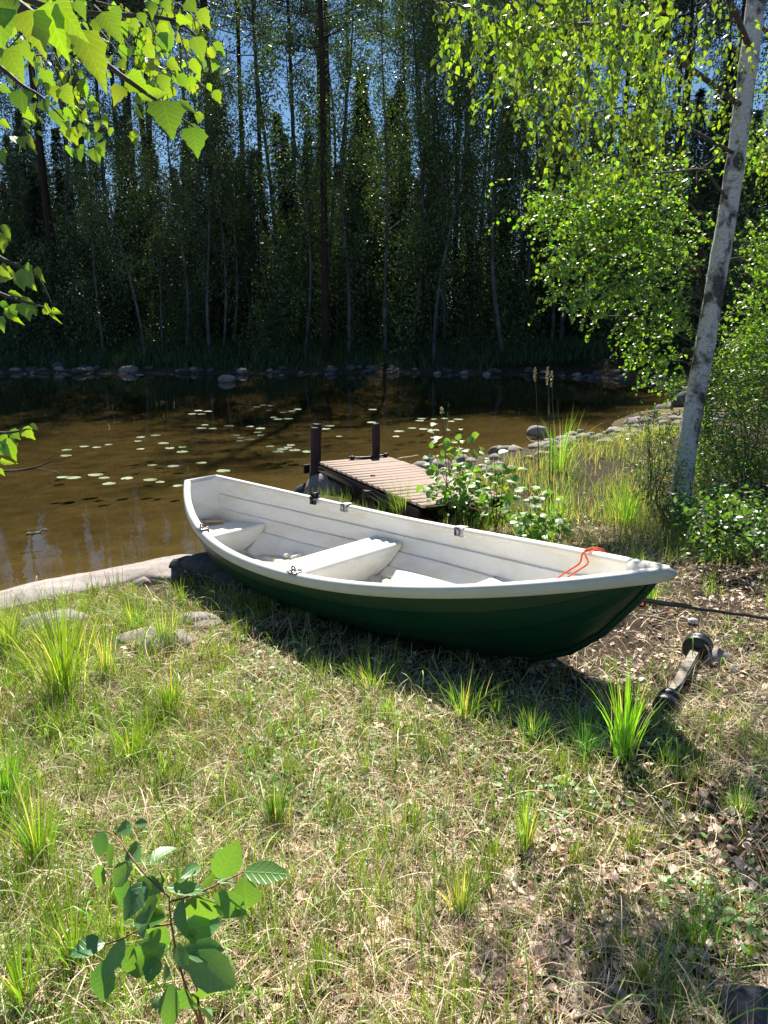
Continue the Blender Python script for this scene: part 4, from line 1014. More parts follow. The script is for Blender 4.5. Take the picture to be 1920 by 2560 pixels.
# far bank grass
n = 26000; x = rng.uniform(-24, 16, n); y = rng.uniform(35.4, 40, n); dd = pond_dist(x, y); k_ = (dd > 1.0)*(rng.random(n) < sstep(0.9, 2.0, dd)); x, y = x[k_ > 0], y[k_ > 0]; n = len(x)
pos = np.stack([x, y, H(x, y)-0.02], -1); ax = nrm(rng.normal(size=(n, 3))*0.3 + np.array([0, 0, 1])); no = nrm(rng.normal(size=(n, 3)))
BL_T = (np.array([(-0.5, 0, 0), (0.5, 0, 0), (0.35, 0.55, 0.10), (-0.35, 0.55, 0.10), (0, 1, 0.32)]), [np.array([[0, 1, 2, 3]]), np.array([[3, 2, 4]])])
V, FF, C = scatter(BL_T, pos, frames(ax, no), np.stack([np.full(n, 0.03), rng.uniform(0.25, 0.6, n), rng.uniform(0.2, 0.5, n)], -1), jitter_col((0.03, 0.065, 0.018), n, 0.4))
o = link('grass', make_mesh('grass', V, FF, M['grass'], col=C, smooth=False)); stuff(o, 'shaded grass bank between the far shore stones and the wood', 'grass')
# land on the right: same wood continues
fill_r = [(14.5, 24, 'birch', 0, 0.7), (17, 27, 'birch', 1, 0.8), (13.6, 30.0, 'bush', 2, 1.1), (15.5, 32.0, 'bush', 0, 1.2), (12.2, 21.5, 'bush', 1, 1.0), (18.5, 22, 'spruce', 0, 0.8), (12.0, 34.6, 'bush', 2, 1.0), (19.0, 33, 'birch', 3, 0.9), (15.2, 36, 'spruce', 2, 0.8)]
for (x_, y_, kd, v, s) in fill_r:
    plant(kd, v, x_, y_, s, None, 'shaded leafy growth on the right bank seen past the white birch trunk', 'shrub' if kd == 'bush' else 'tree', 'growth on the right bank')
for kd in protos:                         # drop prototypes that were never planted
    for v, r_ in enumerate(protos[kd]):
        if not used[kd][v]:
            for ch in list(r_.children): bpy.data.objects.remove(ch)
            bpy.data.objects.remove(r_)

# ================================================================== NEAR LEAVES
TB = leaf_template('birch', 9, 0.22, 0.18, 0.10); TBs = leaf_template('birch', 5, 0.22, 0.2)
TO = leaf_template('oval', 9, 0.30, 0.22, 0.03); TR = leaf_template('round', 8, 0.25, 0.2, 0.05); TW = leaf_template('narrow', 5, 0.2, 0.2)
def leaf_meshes(tpl, name, m_, cols):
    return [make_mesh(name, tpl[0]*np.array([1, 1, s_]), tpl[1], m_, col=np.broadcast_to(np.array(c_), (len(tpl[0]), 3)), lf=tpl[2], smooth=True) for c_, s_ in cols]
birchM = leaf_meshes(TB, 'leaf', M['leaf'], [((0.085, 0.15, 0.020), 1), ((0.10, 0.165, 0.020), 1.6), ((0.07, 0.135, 0.022), 0.4), ((0.12, 0.17, 0.018), 1.2)])
oakM = leaf_meshes(TO, 'leaf', M['sapling_leaf'], [((0.095, 0.24, 0.075), 1), ((0.08, 0.20, 0.065), 1.5), ((0.12, 0.27, 0.07), 0.5)])
aldM = leaf_meshes(TR, 'leaf', M['leaf'], [((0.07, 0.15, 0.03), 1), ((0.09, 0.18, 0.03), 1.5), ((0.055, 0.12, 0.03), 0.6)])
def place_leaf(meshes, parent, p, axis, nor, size, w_=1.0, k=None):
    f = frames(np.asarray(axis)[None], np.asarray(nor)[None])[0]
    o = bpy.data.objects.new('leaf', meshes[rng.integers(len(meshes)) if k is None else k]); COL.objects.link(o); o.parent = parent
    m = Matrix(((f[0][0], f[1][0], f[2][0], p[0]), (f[0][1], f[1][1], f[2][1], p[1]), (f[0][2], f[1][2], f[2][2], p[2]), (0, 0, 0, 1)))
    o.matrix_basis = m @ Matrix.Diagonal((size*w_, size, size, 1)); return o

class Foliage:
    """twigs and leaves of one near tree; the largest-looking leaves become parts"""
    def __init__(s): s.tw = MB(); s.p = []; s.a = []; s.n = []; s.z = []
    def strand(s, start, d0, L_, step, size, droop=1.0, up=False, flat=0.0):
        n = max(3, int(L_/step)); pt = [np.asarray(start, float)]; d = nrm(d0)
        for k in range(n):
            d = nrm(d + np.array([0, 0, -0.16*droop]) + rng.normal(size=3)*0.07); pt.append(pt[-1] + d*step)
        pt = np.array(pt); V, Fs = tube(pt[::2] if len(pt) > 5 else pt, np.linspace(0.0022, 0.0008, len(pt[::2] if len(pt) > 5 else pt)), 3, False); s.tw.add(V, Fs)
        for k in range(1, len(pt)):
            t_ = nrm(pt[k]-pt[k-1]); sd = nrm(np.cross(t_, rng.normal(size=3)))
            ax = nrm(t_*0.5 + sd*0.9 + np.array([0, 0, -0.75*(1-flat)]) + rng.normal(size=3)*0.2)
            no = nrm(rng.normal(size=3)*(0.9-0.5*flat) + np.array([0, -0.25, 0.5+0.8*flat]))
            s.p.append(pt[k] + ax*0.012); s.a.append(ax); s.n.append(no); s.z.append(size*rng.uniform(0.42, 1.2))
    def build(s, root, org, meshes, tpl_small, nparts, base, matm):
        org = np.asarray(org, float)
        p = np.array(s.p); a_ = np.array(s.a); n_ = np.array(s.n); z = np.array(s.z)
        rel_ = p - np.array([0, 0, EYE]); dep = rel_[:, 1]*cp - rel_[:, 2]*sp; px = 960 + FPX*rel_[:, 0]/np.maximum(dep, .05); py = 1280 - FPX*(rel_[:, 2]*cp + rel_[:, 1]*sp)/np.maximum(dep, .05)
        vis = (px > -20) & (px < 1940) & (py > -20) & (py < 2580) & (dep > 0.2); big = np.where(vis, z/dep, 0)
        order = np.argsort(-big); top = order[:nparts]; rest = order[nparts:]
        for k in top: place_leaf(meshes, root, p[k]-org, a_[k], n_[k], z[k])
        if len(rest):
            V, FF, C = scatter(tpl_small, p[rest]-org, frames(a_[rest], n_[rest]), z[rest], jitter_col(base, len(rest), 0.6, 0.15))  # wide tone spread mimics leaves turned away from the sun
            o = link('leaves', make_mesh('leaves', V, FF, M[matm], col=C, smooth=False), root); o['kind'] = 'stuff'
        V = np.concatenate(s.tw.V) - org; s.tw.V = [V]
        Fs = {k_: [np.concatenate(f_)] if f_ else [] for k_, f_ in s.tw.F.items()}; s.tw.F = Fs; s.tw.C = [np.ones((len(V), 3))]
        s.tw.build('twigs', M['twig'], root)['kind'] = 'stuff'

# ---- big leaning birch at the right
org = np.array([3.38, 8.19, Hs(3.38, 8.19)])
tp = np.array([P(1698, 1290, 8.45), P(1703, 1225, 8.42), P(1716, 1130, 8.4), P(1738, 1000, 8.38), P(1765, 850, 8.34), P(1790, 700, 8.3), P(1815, 560, 8.26), P(1840, 400, 8.2), P(1862, 230, 8.14), P(1880, 90, 8.1), P(1893, -40, 8.05)])
tp[0, 2] = org[2]-0.15
ext = tp[-1] + (tp[-1]-tp[-3])*np.array([[0.8], [1.8], [3.0], [4.5]])*np.array([0.8, 0.5, 1]); tp2 = np.concatenate([tp, ext])
rad = 0.78*np.array([0.185, 0.155, 0.145, 0.140, 0.138, 0.136, 0.134, 0.130, 0.126, 0.122, 0.118, 0.11, 0.10, 0.08, 0.05])
u = np.linspace(0, len(tp2)-1, 70); pth = np.stack([np.interp(u, np.arange(len(tp2)), tp2[:, k]) for k in range(3)], -1); rr = np.interp(u, np.arange(len(rad)), rad)
birch = thing('birch_tree', tuple(org), 'large leaning birch with white peeling trunk at the right edge of the shore', 'tree')
mb = MB(); V, Fs = tube(pth, rr*(1+0.03*rng.normal(size=70)), 18); mb.add(V - org, Fs); mb.build('trunk', M['birch'], birch)
fo = Foliage()
def bough(root, org_, pts, r0, r1, name='bough', mt='twig', k=7):
    pts = np.array(pts, float); u = np.linspace(0, len(pts)-1, 22); q = np.stack([np.interp(u, np.arange(len(pts)), pts[:, c]) for c in range(3)], -1)
    for _ in range(3): q[1:-1] = (q[:-2] + 2*q[1:-1] + q[2:])/4
    mb = MB(); V, Fs = tube(q, np.linspace(r0, r1, 22), k); mb.add(V - np.asarray(org_), Fs); mb.build(name, M[mt], root); return q
def at_(z): return np.array([np.interp(z, pth[:, 2], pth[:, c]) for c in range(3)])
def cluster(fo_, cx, cy, dp, rx, ry, dr, n, Lr, step, size, droop=1.0, d0=(0, 0, -0.4), flat=0.0, shape=None):
    for _ in range(n):
        while True:
            a_, b_ = rng.uniform(-1, 1, 2)
            if a_*a_ + b_*b_ < 1 and (shape is None or shape(cx+a_*rx, cy+b_*ry)): break
        st = P(cx+a_*rx, cy+b_*ry, dp + rng.uniform(-dr, dr)); d = nrm(np.array(d0) + rng.normal(size=3)*0.45)
        fo_.strand(st, d, rng.uniform(*Lr), step, size, droop, flat=flat)
# boughs reach from the trunk towards the pond and the camera
b1 = bough(birch, org, [at_(4.6), P(1700, 150, 7.2), P(1560, 60, 5.4), P(1400, 60, 4.3), P(1250, 130, 3.9)], 0.032, 0.004)
b2 = bough(birch, org, [at_(5.2), P(1800, -60, 7.0), P(1600, -120, 5.4), P(1400, -130, 4.4), P(1200, -60, 3.9)], 0.034, 0.005)
b3 = bough(birch, org, [at_(4.1), P(1740, 330, 7.6), P(1600, 260, 5.6), P(1440, 290, 4.5)], 0.022, 0.005)
b4 = bough(birch, org, [at_(3.6), P(1760, 420, 7.6), P(1680, 430, 6.0), P(1560, 440, 4.8)], 0.016, 0.005)
b5 = bough(birch, org, [at_(4.9), P(1900, 60, 8.2), P(1960, 120, 8.0), P(2050, 160, 8.0)], 0.035, 0.006)
edge = lambda x, y: y < 330 - 0.0*x and (x > 1140) and y < (x-1130)*1.1 + 60
cluster(fo, 1270, 0, 3.9, 190, 130, 0.3, 60, (0.15, 0.45), 0.026, 0.046, shape=lambda x, y: x > 1080 and fbm(x/60, y/90, 1, 2) > 0.42)
cluster(fo, 1420, 60, 4.0, 240, 190, 0.35, 105, (0.15, 0.5), 0.028, 0.048, shape=lambda x, y: y < (x-1180)*1.0 + 60 and fbm(x/60, y/90, 1, 2) > 0.46)
cluster(fo, 1620, 90, 5.6, 260, 220, 1.0, 120, (0.2, 0.55), 0.030, 0.050, shape=lambda x, y: fbm(x/55, y/80, 2, 2) > 0.47)
cluster(fo, 1330, 170, 3.3, 100, 90, 0.2, 34, (0.12, 0.30), 0.026, 0.038)
cluster(fo, 1560, 300, 4.5, 190, 130, 0.4, 66, (0.12, 0.38), 0.030, 0.045, shape=lambda x, y: fbm(x/55, y/80, 3, 2) > 0.48)
cluster(fo, 1420, 310, 3.5, 70, 90, 0.2, 26, (0.15, 0.32), 0.028, 0.040)
cluster(fo, 1890, 260, 8.6, 70, 200, 0.8, 60, (0.2, 0.5), 0.034, 0.048)
fo.build(birch, org, birchM, TBs, 300, (0.085, 0.15, 0.02), 'leaves_mass')

# ---- younger leafy tree behind the trunk, layered sprays
org2 = np.array([4.25, 9.75, Hs(4.25, 9.75)])
t2 = thing('alder_tree', tuple(org2), 'bushy bright green tree with layered sprays behind the leaning birch trunk', 'tree')
top = P(1745, 430, 9.2)
q = bough(t2, org2, [org2 - np.array([0, 0, .1]), P(1775, 1050, 9.7), P(1760, 800, 9.5), top], 0.07, 0.02, 'trunk', 'pine', 9)
fo = Foliage()
sprays = [(1420, 520, 110, 60, 8.6), (1530, 500, 120, 80, 8.8), (1640, 470, 110, 80, 9.0), (1470, 610, 100, 50, 8.4), (1600, 610, 120, 70, 8.8), (1420, 670, 60, 34, 8.2), (1500, 730, 110, 36, 8.3),
          (1630, 730, 120, 50, 8.7), (1500, 790, 40, 20, 8.4), (1600, 830, 40, 40, 8.6), (1690, 820, 70, 50, 9.0), (1650, 900, 60, 40, 8.9), (1700, 620, 70, 90, 9.2), (1860, 380, 60, 60, 9.4), (1880, 640, 60, 80, 9.4), (1870, 780, 70, 90, 9.4), (1860, 880, 80, 60, 9.4), (1690, 960, 60, 34, 9.0)]
for kx, (cx, cy, rx, ry, dp) in enumerate(sprays):
    c_ = P(cx, cy, dp); tq = q[np.argmin(np.abs(q[:, 2]-(c_[2]-0.25)))]
    bough(t2, org2, [tq, (tq+c_)/2 + np.array([0, 0, 0.1]), c_, c_ + (c_-tq)*0.12], 0.016, 0.004, k=5)
    nstr = int(rx*ry/75)
    dirv = nrm(c_-tq)
    for _ in range(nstr):
        a_, b_ = rng.normal(size=2)*0.5; st = P(cx+a_*rx, cy+b_*ry, dp+rng.uniform(-0.5, 0.5))
        fo.strand(st, dirv*0.9 + rng.normal(size=3)*0.5 + np.array([0, 0, 0.05]), rng.uniform(0.2, 0.45), 0.032, 0.052, 0.5, flat=0.55)
fo.build(t2, org2, aldM, (TR[0][[0, 3, 7, 8+2, 8+5, 14+2, 14+5]], [np.array([[0, 1, 3], [1, 4, 3], [1, 2, 4], [0, 5, 1], [1, 5, 6], [1, 6, 2]])]), 200, (0.085, 0.155, 0.022), 'leaves_mass')

# ---- shrubs on the right
def shrub(label, name, cx, cy, dp, rx, ry, n, size, base, nparts=0, mt='leaves_mass', foot=None, tpl=None, spread=0.7, meshes=None, droop=0.15, step=0.03):
    foot = P(cx, cy+ry*0.95, dp) if foot is None else foot
    foot = np.array([foot[0], foot[1], Hs(foot[0], foot[1])]); r_ = thing(name, tuple(foot), label, 'shrub'); f_ = Foliage()
    ns = 7
    tips = []
    for k in range(ns):
        tip = P(cx + rng.uniform(-0.8, 0.8)*rx, cy - ry*rng.uniform(0.2, 0.95), dp + rng.uniform(-0.5, 0.5)*spread)
        tips.append(tip); bough(r_, foot, [foot + rng.normal(size=3)*np.array([0.05, 0.05, 0]), (foot+tip)/2 + rng.normal(size=3)*0.05, tip], 0.009, 0.002, 'stem', 'greenstem', 5)
    for _ in range(n):
        while True:
            a_, b_ = rng.uniform(-1, 1, 2)
            if a_*a_ + b_*b_ < 1: break
        st = P(cx+a_*rx, cy+b_*ry, dp + rng.uniform(-1, 1)*spread)
        g_ = Hs(st[0], st[1])
        if st[2] < g_ + 0.02: st[2] = g_ + rng.uniform(0.02, 0.25)
        f_.strand(st, np.array([a_*0.6, 0, 0.8]) + rng.normal(size=3)*0.4, rng.uniform(0.08, 0.3), step, size, droop, flat=0.4)
    f_.build(r_, foot, meshes or birchM, tpl or TBs, nparts, base, mt); return r_
KB = (np.array([(0, 0, 0), (-0.19, 0.45, 0.05), (0, 1, -0.1), (0.19, 0.45, 0.05)]), KITE[1])
shrub('willow shrub with narrow leaves right of the white birch trunk', 'willow_shrub', 1855, 1070, 8.9, 120, 160, 900, 0.065, (0.07, 0.13, 0.03), tpl=KB)
shrub('green shrub at the very right edge beside the leaning birch', 'shrub', 1890, 950, 9.4, 110, 110, 800, 0.065, (0.08, 0.15, 0.025), tpl=KB)
shrub('low shrub hiding the foot of the white birch trunk', 'shrub', 1680, 1235, 7.6, 70, 55, 110, 0.05, (0.07, 0.12, 0.035), tpl=KB, spread=0.35)
shrub('small grey green bush just left of the birch foot', 'shrub', 1625, 1130, 8.3, 60, 90, 200, 0.05, (0.06, 0.12, 0.035), tpl=KB, spread=0.4)
shrub('dark low bush in the shade right of the boat bow', 'shrub', 1850, 1345, 6.4, 110, 85, 380, 0.055, (0.05, 0.11, 0.03), spread=0.8, droop=0.5)
shrub('shaded undergrowth bush between birch foot and dark bush', 'shrub', 1790, 1300, 7.0, 100, 60, 260, 0.055, (0.045, 0.10, 0.03), spread=0.4)
shrub('tangle of sunlit twigs and leaves behind the birch base', 'shrub', 1820, 1180, 9.2, 120, 80, 420, 0.065, (0.08, 0.14, 0.03), tpl=KB, spread=0.6)

# ---- alder saplings behind the boat: leaves are parts
def sapling(label, base_px, tips, dp, n_leaf, size, spread_px):
    f0 = PZ(base_px[0], base_px[1], 0.2); f0[2] = Hs(f0[0], f0[1]); r_ = thing('alder_sapling', tuple(f0), label, 'sapling')
    for (tx, ty, dd_) in tips:
        tip = P(tx, ty, dp+dd_); s_ = bough(r_, f0, [f0, (f0*0.6+tip*0.4) + rng.normal(size=3)*0.03, tip], 0.008, 0.002, 'stem', 'greenstem', 5)
        for k in range(n_leaf):
            u_ = rng.uniform(0.28, 1.0); c_ = s_[int(u_*21)]; an = rng.uniform(0, 6.28); out = np.array([math.cos(an), math.sin(an), rng.uniform(-0.1, 0.6)])
            off = out*rng.uniform(0.02, spread_px/FPX*dp)*(1.15-0.5*u_)
            place_leaf(aldM, r_, c_+off-f0, out + np.array([0, 0, -0.35]) + rng.normal(size=3)*0.25, np.array([0, -0.15, 1]) + rng.normal(size=3)*0.45, size*rng.uniform(0.6, 1.15))
sapling('tallest alder sapling, standing at the shore end of the dock', (1150, 1290), [(1110, 1065, 0.1), (1160, 1090, 0), (1200, 1120, -0.1), (1085, 1130, 0), (1150, 1180, 0.1), (1090, 1210, -0.1), (1200, 1230, 0)], 7.5, 40, 0.092, 75)
sapling('middle alder sapling with dark round leaves behind the boat', (1240, 1320), [(1235, 1130, 0), (1260, 1170, 0.1), (1225, 1200, -.1)], 7.2, 36, 0.092, 55)
sapling('low broad alder sapling touching the far gunwale near the bow', (1340, 1370), [(1320, 1210, 0), (1370, 1215, 0.1), (1290, 1270, 0), (1400, 1290, -0.1), (1340, 1290, 0)], 6.3, 34, 0.08, 65)

# ---- overhanging birch at the left: trunk stands outside the frame
org3 = np.array([-2.6, 2.3, Hs(-2.6, 2.3)])
t3 = thing('birch_tree', tuple(org3), 'birch boughs with bright backlit leaves hanging in from the upper left', 'tree')
tq = np.array([org3 - [0, 0, .2], org3 + [0.02, 0, 1.5], org3 + [-0.02, 0.05, 3.2], org3 + [0.05, 0.1, 5.5], org3 + [0, 0.1, 8.0]])
trk = bough(t3, org3, tq, 0.11, 0.04, 'trunk', 'birch', 12)
fo = Foliage()
def bough3(pts, r0=0.012, r1=0.0018): return bough(t3, org3, pts, r0, r1)
lb = []
lb.append(bough3([org3 + [0, 0, 3.0], P(-120, -160, 1.3), P(30, 10, 1.15), P(110, 60, 1.15), P(200, 110, 1.2), P(262, 160, 1.3), P(345, 220, 1.35), P(440, 285, 1.45), P(520, 345, 1.5)], 0.012, 0.0012))
lb.append(bough3([org3 + [0, 0, 3.3], P(-150, -100, 2.0), P(120, 30, 2.0), P(300, 38, 2.0), P(430, 42, 2.0), P(500, 90, 2.0), P(530, 180, 2.0)], 0.012, 0.0012))
lb.append(bough3([org3 + [0, 0, 2.8], P(-120, 90, 1.7), P(0, 165, 1.7), P(60, 220, 1.7), P(100, 235, 1.7), P(160, 300, 1.7)], 0.009, 0.0012))
lb.append(bough3([org3 + [0, 0, 2.4], P(-100, 560, 1.5), P(0, 650, 1.5), P(40, 660, 1.5), P(100, 690, 1.5), P(135, 775, 1.5)], 0.008, 0.0010))
lb.append(bough3([org3 + [0, 0, 2.4], P(-100, 690, 1.5), P(0, 735, 1.5), P(60, 755, 1.5), P(120, 770, 1.5)], 0.007, 0.0010))
lb.append(bough3([org3 + [0, 0, 1.9], P(-100, 1060, 1.9), P(0, 1085, 1.9), P(50, 1078, 1.9), P(80, 1068, 1.9)], 0.007, 0.0010))
lb.append(bough3([org3 + [0, 0, 1.6], P(-100, 1180, 2.2), P(40, 1178, 2.2), P(100, 1166, 2.2), P(152, 1140, 2.2)], 0.006, 0.0010))
lb.append(bough3([P(40, 1178, 2.2), P(90, 1172, 2.2), P(130, 1176, 2.2), P(158, 1186, 2.2)], 0.002, 0.0008))
Lv = [  # base px,py -> tip px,py, depth, width factor  (photograph)
 (70,25,108,125,1.0,1),(120,5,150,140,1.0,.9),(140,0,200,95,1.0,.75),(200,75,262,205,1.1,.7),(15,60,30,-40,1.1,1),(10,20,-10,110,1.1,1),(160,60,150,120,1.1,1),(255,30,302,98,1.5,.95),(285,15,300,60,1.6,.9),
 (245,45,240,85,1.6,.9),(190,0,215,50,1.3,.9),(60,100,75,160,1.2,.8),(20,120,48,188,1.3,1),(315,190,372,228,1.35,1.15),(305,215,285,255,1.45,1),(345,235,420,232,1.4,.6),(405,250,432,332,1.35,1.15),(440,255,492,278,1.5,.5),(470,315,505,322,1.5,.7),(480,318,495,384,1.4,1.1),
 (50,222,58,278,1.7,1.15),(0,215,28,232,1.7,.8),(110,175,130,212,1.7,1.2),(135,215,140,250,1.7,1),(155,215,178,260,1.7,1),(75,228,92,245,1.7,.8),(105,250,118,278,1.7,1),(135,272,150,312,1.7,1.1),(160,268,186,300,1.7,.9),(165,305,168,350,1.7,.9),(178,318,190,360,1.7,1),(170,362,178,395,1.7,1.1),(190,370,202,402,1.7,1.1),
 (222,255,245,282,1.8,1),(262,285,265,318,1.8,.9),(252,300,235,330,1.8,.9),(275,318,277,342,1.8,1),(245,330,240,355,1.8,1),(255,355,253,385,1.8,1.2),(232,370,245,405,1.8,1),(225,240,240,262,1.8,1),
 (395,60,424,100,1.8,1),(400,80,425,132,1.8,1.1),(440,38,478,62,1.9,.9),(500,22,522,65,1.9,.9),(465,0,490,28,1.9,1),(485,92,510,145,1.9,1.2),(480,145,500,190,1.9,1),(445,185,470,220,2.0,1.1),(475,190,482,225,2.0,1.1),(518,208,530,230,2.0,.9),(535,225,552,258,2.0,1.1),(365,110,385,150,1.9,1),
 (380,150,390,190,1.9,1),(400,185,420,230,1.9,1),(350,30,362,62,1.9,1),(330,45,345,75,1.9,.9),(370,0,385,38,1.9,1),(410,0,425,30,1.9,1),(420,150,445,170,2.0,.9),(300,150,312,170,2.0,1),(210,120,232,150,1.4,.9),(0,300,25,320,1.6,.8),(35,340,62,368,1.6,.8),(60,340,90,375,1.6,.5),(0,375,8,405,1.6,1),
 (5,560,28,600,1.5,.6),(0,580,10,625,1.5,1),(55,668,75,715,1.5,1.15),(90,668,106,700,1.5,.55),(40,655,48,668,1.5,.8),(45,698,60,722,1.5,1),(0,665,18,690,1.5,1),(20,730,60,742,1.5,.5),(50,745,95,762,1.5,.5),(60,755,72,795,1.5,1.2),(80,765,90,790,1.5,1.1),(110,765,125,785,1.5,1),(125,772,147,812,1.5,1.15),(0,755,25,770,1.5,.9),(10,770,55,812,1.5,.5),(0,790,8,830,1.5,1),(30,760,40,790,1.5,1.1),(130,770,155,788,1.5,.7),
 (25,1075,50,1098,1.9,1.1),(60,1068,82,1098,1.9,1.1),(75,1060,95,1075,1.9,.9),(0,1085,20,1110,1.9,1),(15,1095,35,1150,1.9,1),(0,1115,25,1140,1.9,1.1),(0,1150,38,1160,1.9,.6),(0,1170,8,1190,1.9,.9)]
for k, (bx, by, tx, ty, dp, w_) in enumerate(Lv):
    p = P(bx, by, dp); q_ = P(tx, ty, dp + rng.uniform(-0.02, 0.02)); a_ = q_-p; sz = np.linalg.norm(a_)*1.08
    place_leaf(birchM, t3, p-org3, a_, np.array([0, -1, 0.35]) + rng.normal(size=3)*0.35, sz, w_)
cluster(fo, 130, 20, 2.3, 170, 90, 0.4, 30, (0.12, 0.3), 0.030, 0.045, shape=lambda x, y: True)
cluster(fo, 400, 40, 2.3, 110, 70, 0.3, 22, (0.12, 0.32), 0.030, 0.043)
cluster(fo, 60, 120, 2.0, 80, 60, 0.2, 8, (0.12, 0.25), 0.030, 0.043)
cluster(fo, -20, 700, 1.7, 40, 60, 0.1, 4, (0.1, 0.2), 0.030, 0.043)
fo.build(t3, org3, birchM, TBs, 200, (0.085, 0.15, 0.02), 'leaves_mass')

# ---- foreground sapling
def Z2(x, y, d): return P(100 + x*0.42194, 1950 + y*0.42194, d)
f0 = PZ(520, 2620, 0.6); f0[2] = Hs(f0[0], f0[1]); DS = 1.42
sp_ = thing('broadleaf_sapling', tuple(f0), 'young broadleaf sapling with red stems in the bottom left foreground', 'sapling')
stems = [[f0, Z2(900, 1300, 1.50), Z2(860, 1220, 1.47), Z2(800, 1000, 1.44), Z2(768, 780, 1.40), Z2(765, 685, 1.38)],
         [Z2(768, 720, 1.39), Z2(860, 700, 1.40), Z2(1050, 620, 1.42), Z2(1200, 545, 1.45), Z2(1290, 495, 1.47)],
         [Z2(762, 690, 1.38), Z2(640, 580, 1.40), Z2(540, 460, 1.42), Z2(470, 350, 1.45), Z2(400, 300, 1.47), Z2(340, 310, 1.48)],
         [Z2(785, 850, 1.41), Z2(600, 880, 1.40), Z2(480, 945, 1.40), Z2(390, 975, 1.40)],
         [f0, Z2(940, 1350, 1.52), Z2(930, 1220, 1.50), Z2(905, 1120, 1.48)]]
for k, s_ in enumerate(stems): bough(sp_, f0, s_, 0.0038 if k in (0, 4) else 0.0022, 0.0012, 'stem', 'redstem', 6)
SL = [(380,300,345,430,90),(540,270,485,295,40),(560,262,628,250,35),(440,400,390,475,50),(500,470,605,395,75),(650,505,770,385,80),(550,490,430,610,85),(375,500,340,625,45),(830,575,800,475,55),(835,585,950,495,50),(735,650,590,605,65),(740,640,950,645,60),(950,630,1040,570,50),
      (1050,580,1148,420,90),(1050,610,1135,560,50),(1200,545,1420,550,80),(1210,565,1225,770,120),(1035,670,1185,785,115),(1160,740,1190,790,50),(930,680,980,830,115),(825,895,1050,840,100),(745,810,565,820,85),(850,700,830,900,85),(700,710,600,800,70),(540,600,455,770,85),(620,600,530,770,95),(730,830,660,940,80),(620,850,600,920,60),
      (750,970,510,1120,115),(835,1010,1055,1000,95),(870,1040,1110,1190,150),(720,905,640,965,50),(385,970,220,1000,100),(500,940,410,1120,85),(555,965,545,1210,95),(405,1050,355,1285,120),(690,1045,650,1155,80),(860,1225,930,1440,120),(790,1200,750,1446,100),(990,1200,990,1300,60),(700,1290,690,1345,50),(800,960,860,1100,60),(740,590,690,575,45),(870,600,850,560,40),(780,1150,700,1190,60),(930,880,870,960,60)]
allst = np.concatenate([np.array(s_) for s_ in stems])
for (bx, by, tx, ty, wd) in SL:
    pb0 = Z2(bx, by, DS); dmin = allst[np.argmin(np.linalg.norm(allst-pb0, axis=1))]; dpt = (dmin - np.array([0, 0, EYE])) @ np.array([0, cp, -sp])
    p = Z2(bx, by, dpt); q_ = Z2(tx, ty, dpt + rng.uniform(-0.05, 0.05)); a_ = q_-p; L_ = np.linalg.norm(a_); px_L = math.hypot(tx-bx, ty-by)
    ww = wd/px_L/0.60
    side = nrm(np.cross(a_, [0, -0.7, 0.7]))
    place_leaf(oakM, sp_, p-f0, a_, np.array([0, -0.75, 0.65]) + rng.normal(size=3)*0.28 + side*rng.uniform(-0.3, 0.3), L_*1.22, min(1.8, ww*1.2))

# ================================================================== GROUND COVER
def in_view(x, y, z, pad=60):
    rz = z-EYE; dep = y*cp - rz*sp; px = 960 + FPX*x/dep; py = 1280 - FPX*(rz*cp + y*sp)/dep
    return (px > -pad) & (px < 1920+pad) & (py < 2560+pad*3) & (py > 900) & (dep > 0.5), px, py
def boat_foot(x, y, k=0.66):
    dx, dy = x+1.6809, y-6.732; c_, s_ = math.cos(-0.8483), math.sin(-0.8483); a_ = dx*c_ + dy*s_; b_ = -dx*s_ + dy*c_
    return (a_ > -0.15) & (a_ < 4.4) & (np.abs(b_) < k*np.sin(np.clip((a_+0.5)/5.1, 0, 1)*np.pi)**0.6)
def boat_clear(x, y):
    a_ = (x+1.6809)*math.cos(-0.8483) + (y-6.732)*math.sin(-0.8483)
    return ~(boat_foot(x, y, 0.46) & (a_ < 3.45))
def sample(n, ymax=7.5, ymin=1.1):
    # more per area close to the camera
    u_ = rng.random(n); y = ymin*(ymax/ymin)**(u_**0.78); x = rng.uniform(-0.62, 0.62, n)*(y+0.9)
    z = H(x, y); v, px, py = in_view(x, y, z); d = pond_dist(x, y)
    slab = (x < -1.6) & (y > np.interp(x, [-6, -3.4, -2.9, -2.3, -1.6], [2.1, 4.45, 4.95, 5.6, 6.2])) & (rng.random(n) < 0.97)
    k = v & (d > 0.05) & boat_clear(x, y) & ~slab
    k &= ~((y > 5.5 + 0.25*np.sin(x*5)) & (x > -2.35) & (x < -0.5) & (rng.random(n) < 0.88))
    return x[k], y[k], z[k], px[k], py[k]
def mud_and_shadow(px, py):      # bare soil, plus boat shadow zones where cover is thinned to darken them
    a_ = np.exp(-(((px-1560)/170)**2 + ((py-1590)/110)**2)); b_ = np.exp(-(((px-1850)/160)**2 + ((py-1450)/130)**2)); c_ = np.exp(-(((px-1860)/130)**2 + ((py-2120)/90)**2)); d_ = np.exp(-(((px-1250)/260)**2+((py-1720)/90)**2))
    return np.clip(a_*1.1 + b_ + c_ + 0.85*d_ + 0.8*np.exp(-(((px-880)/300)**2+((py-1590-0.12*(px-880))/65)**2)), 0, 1)
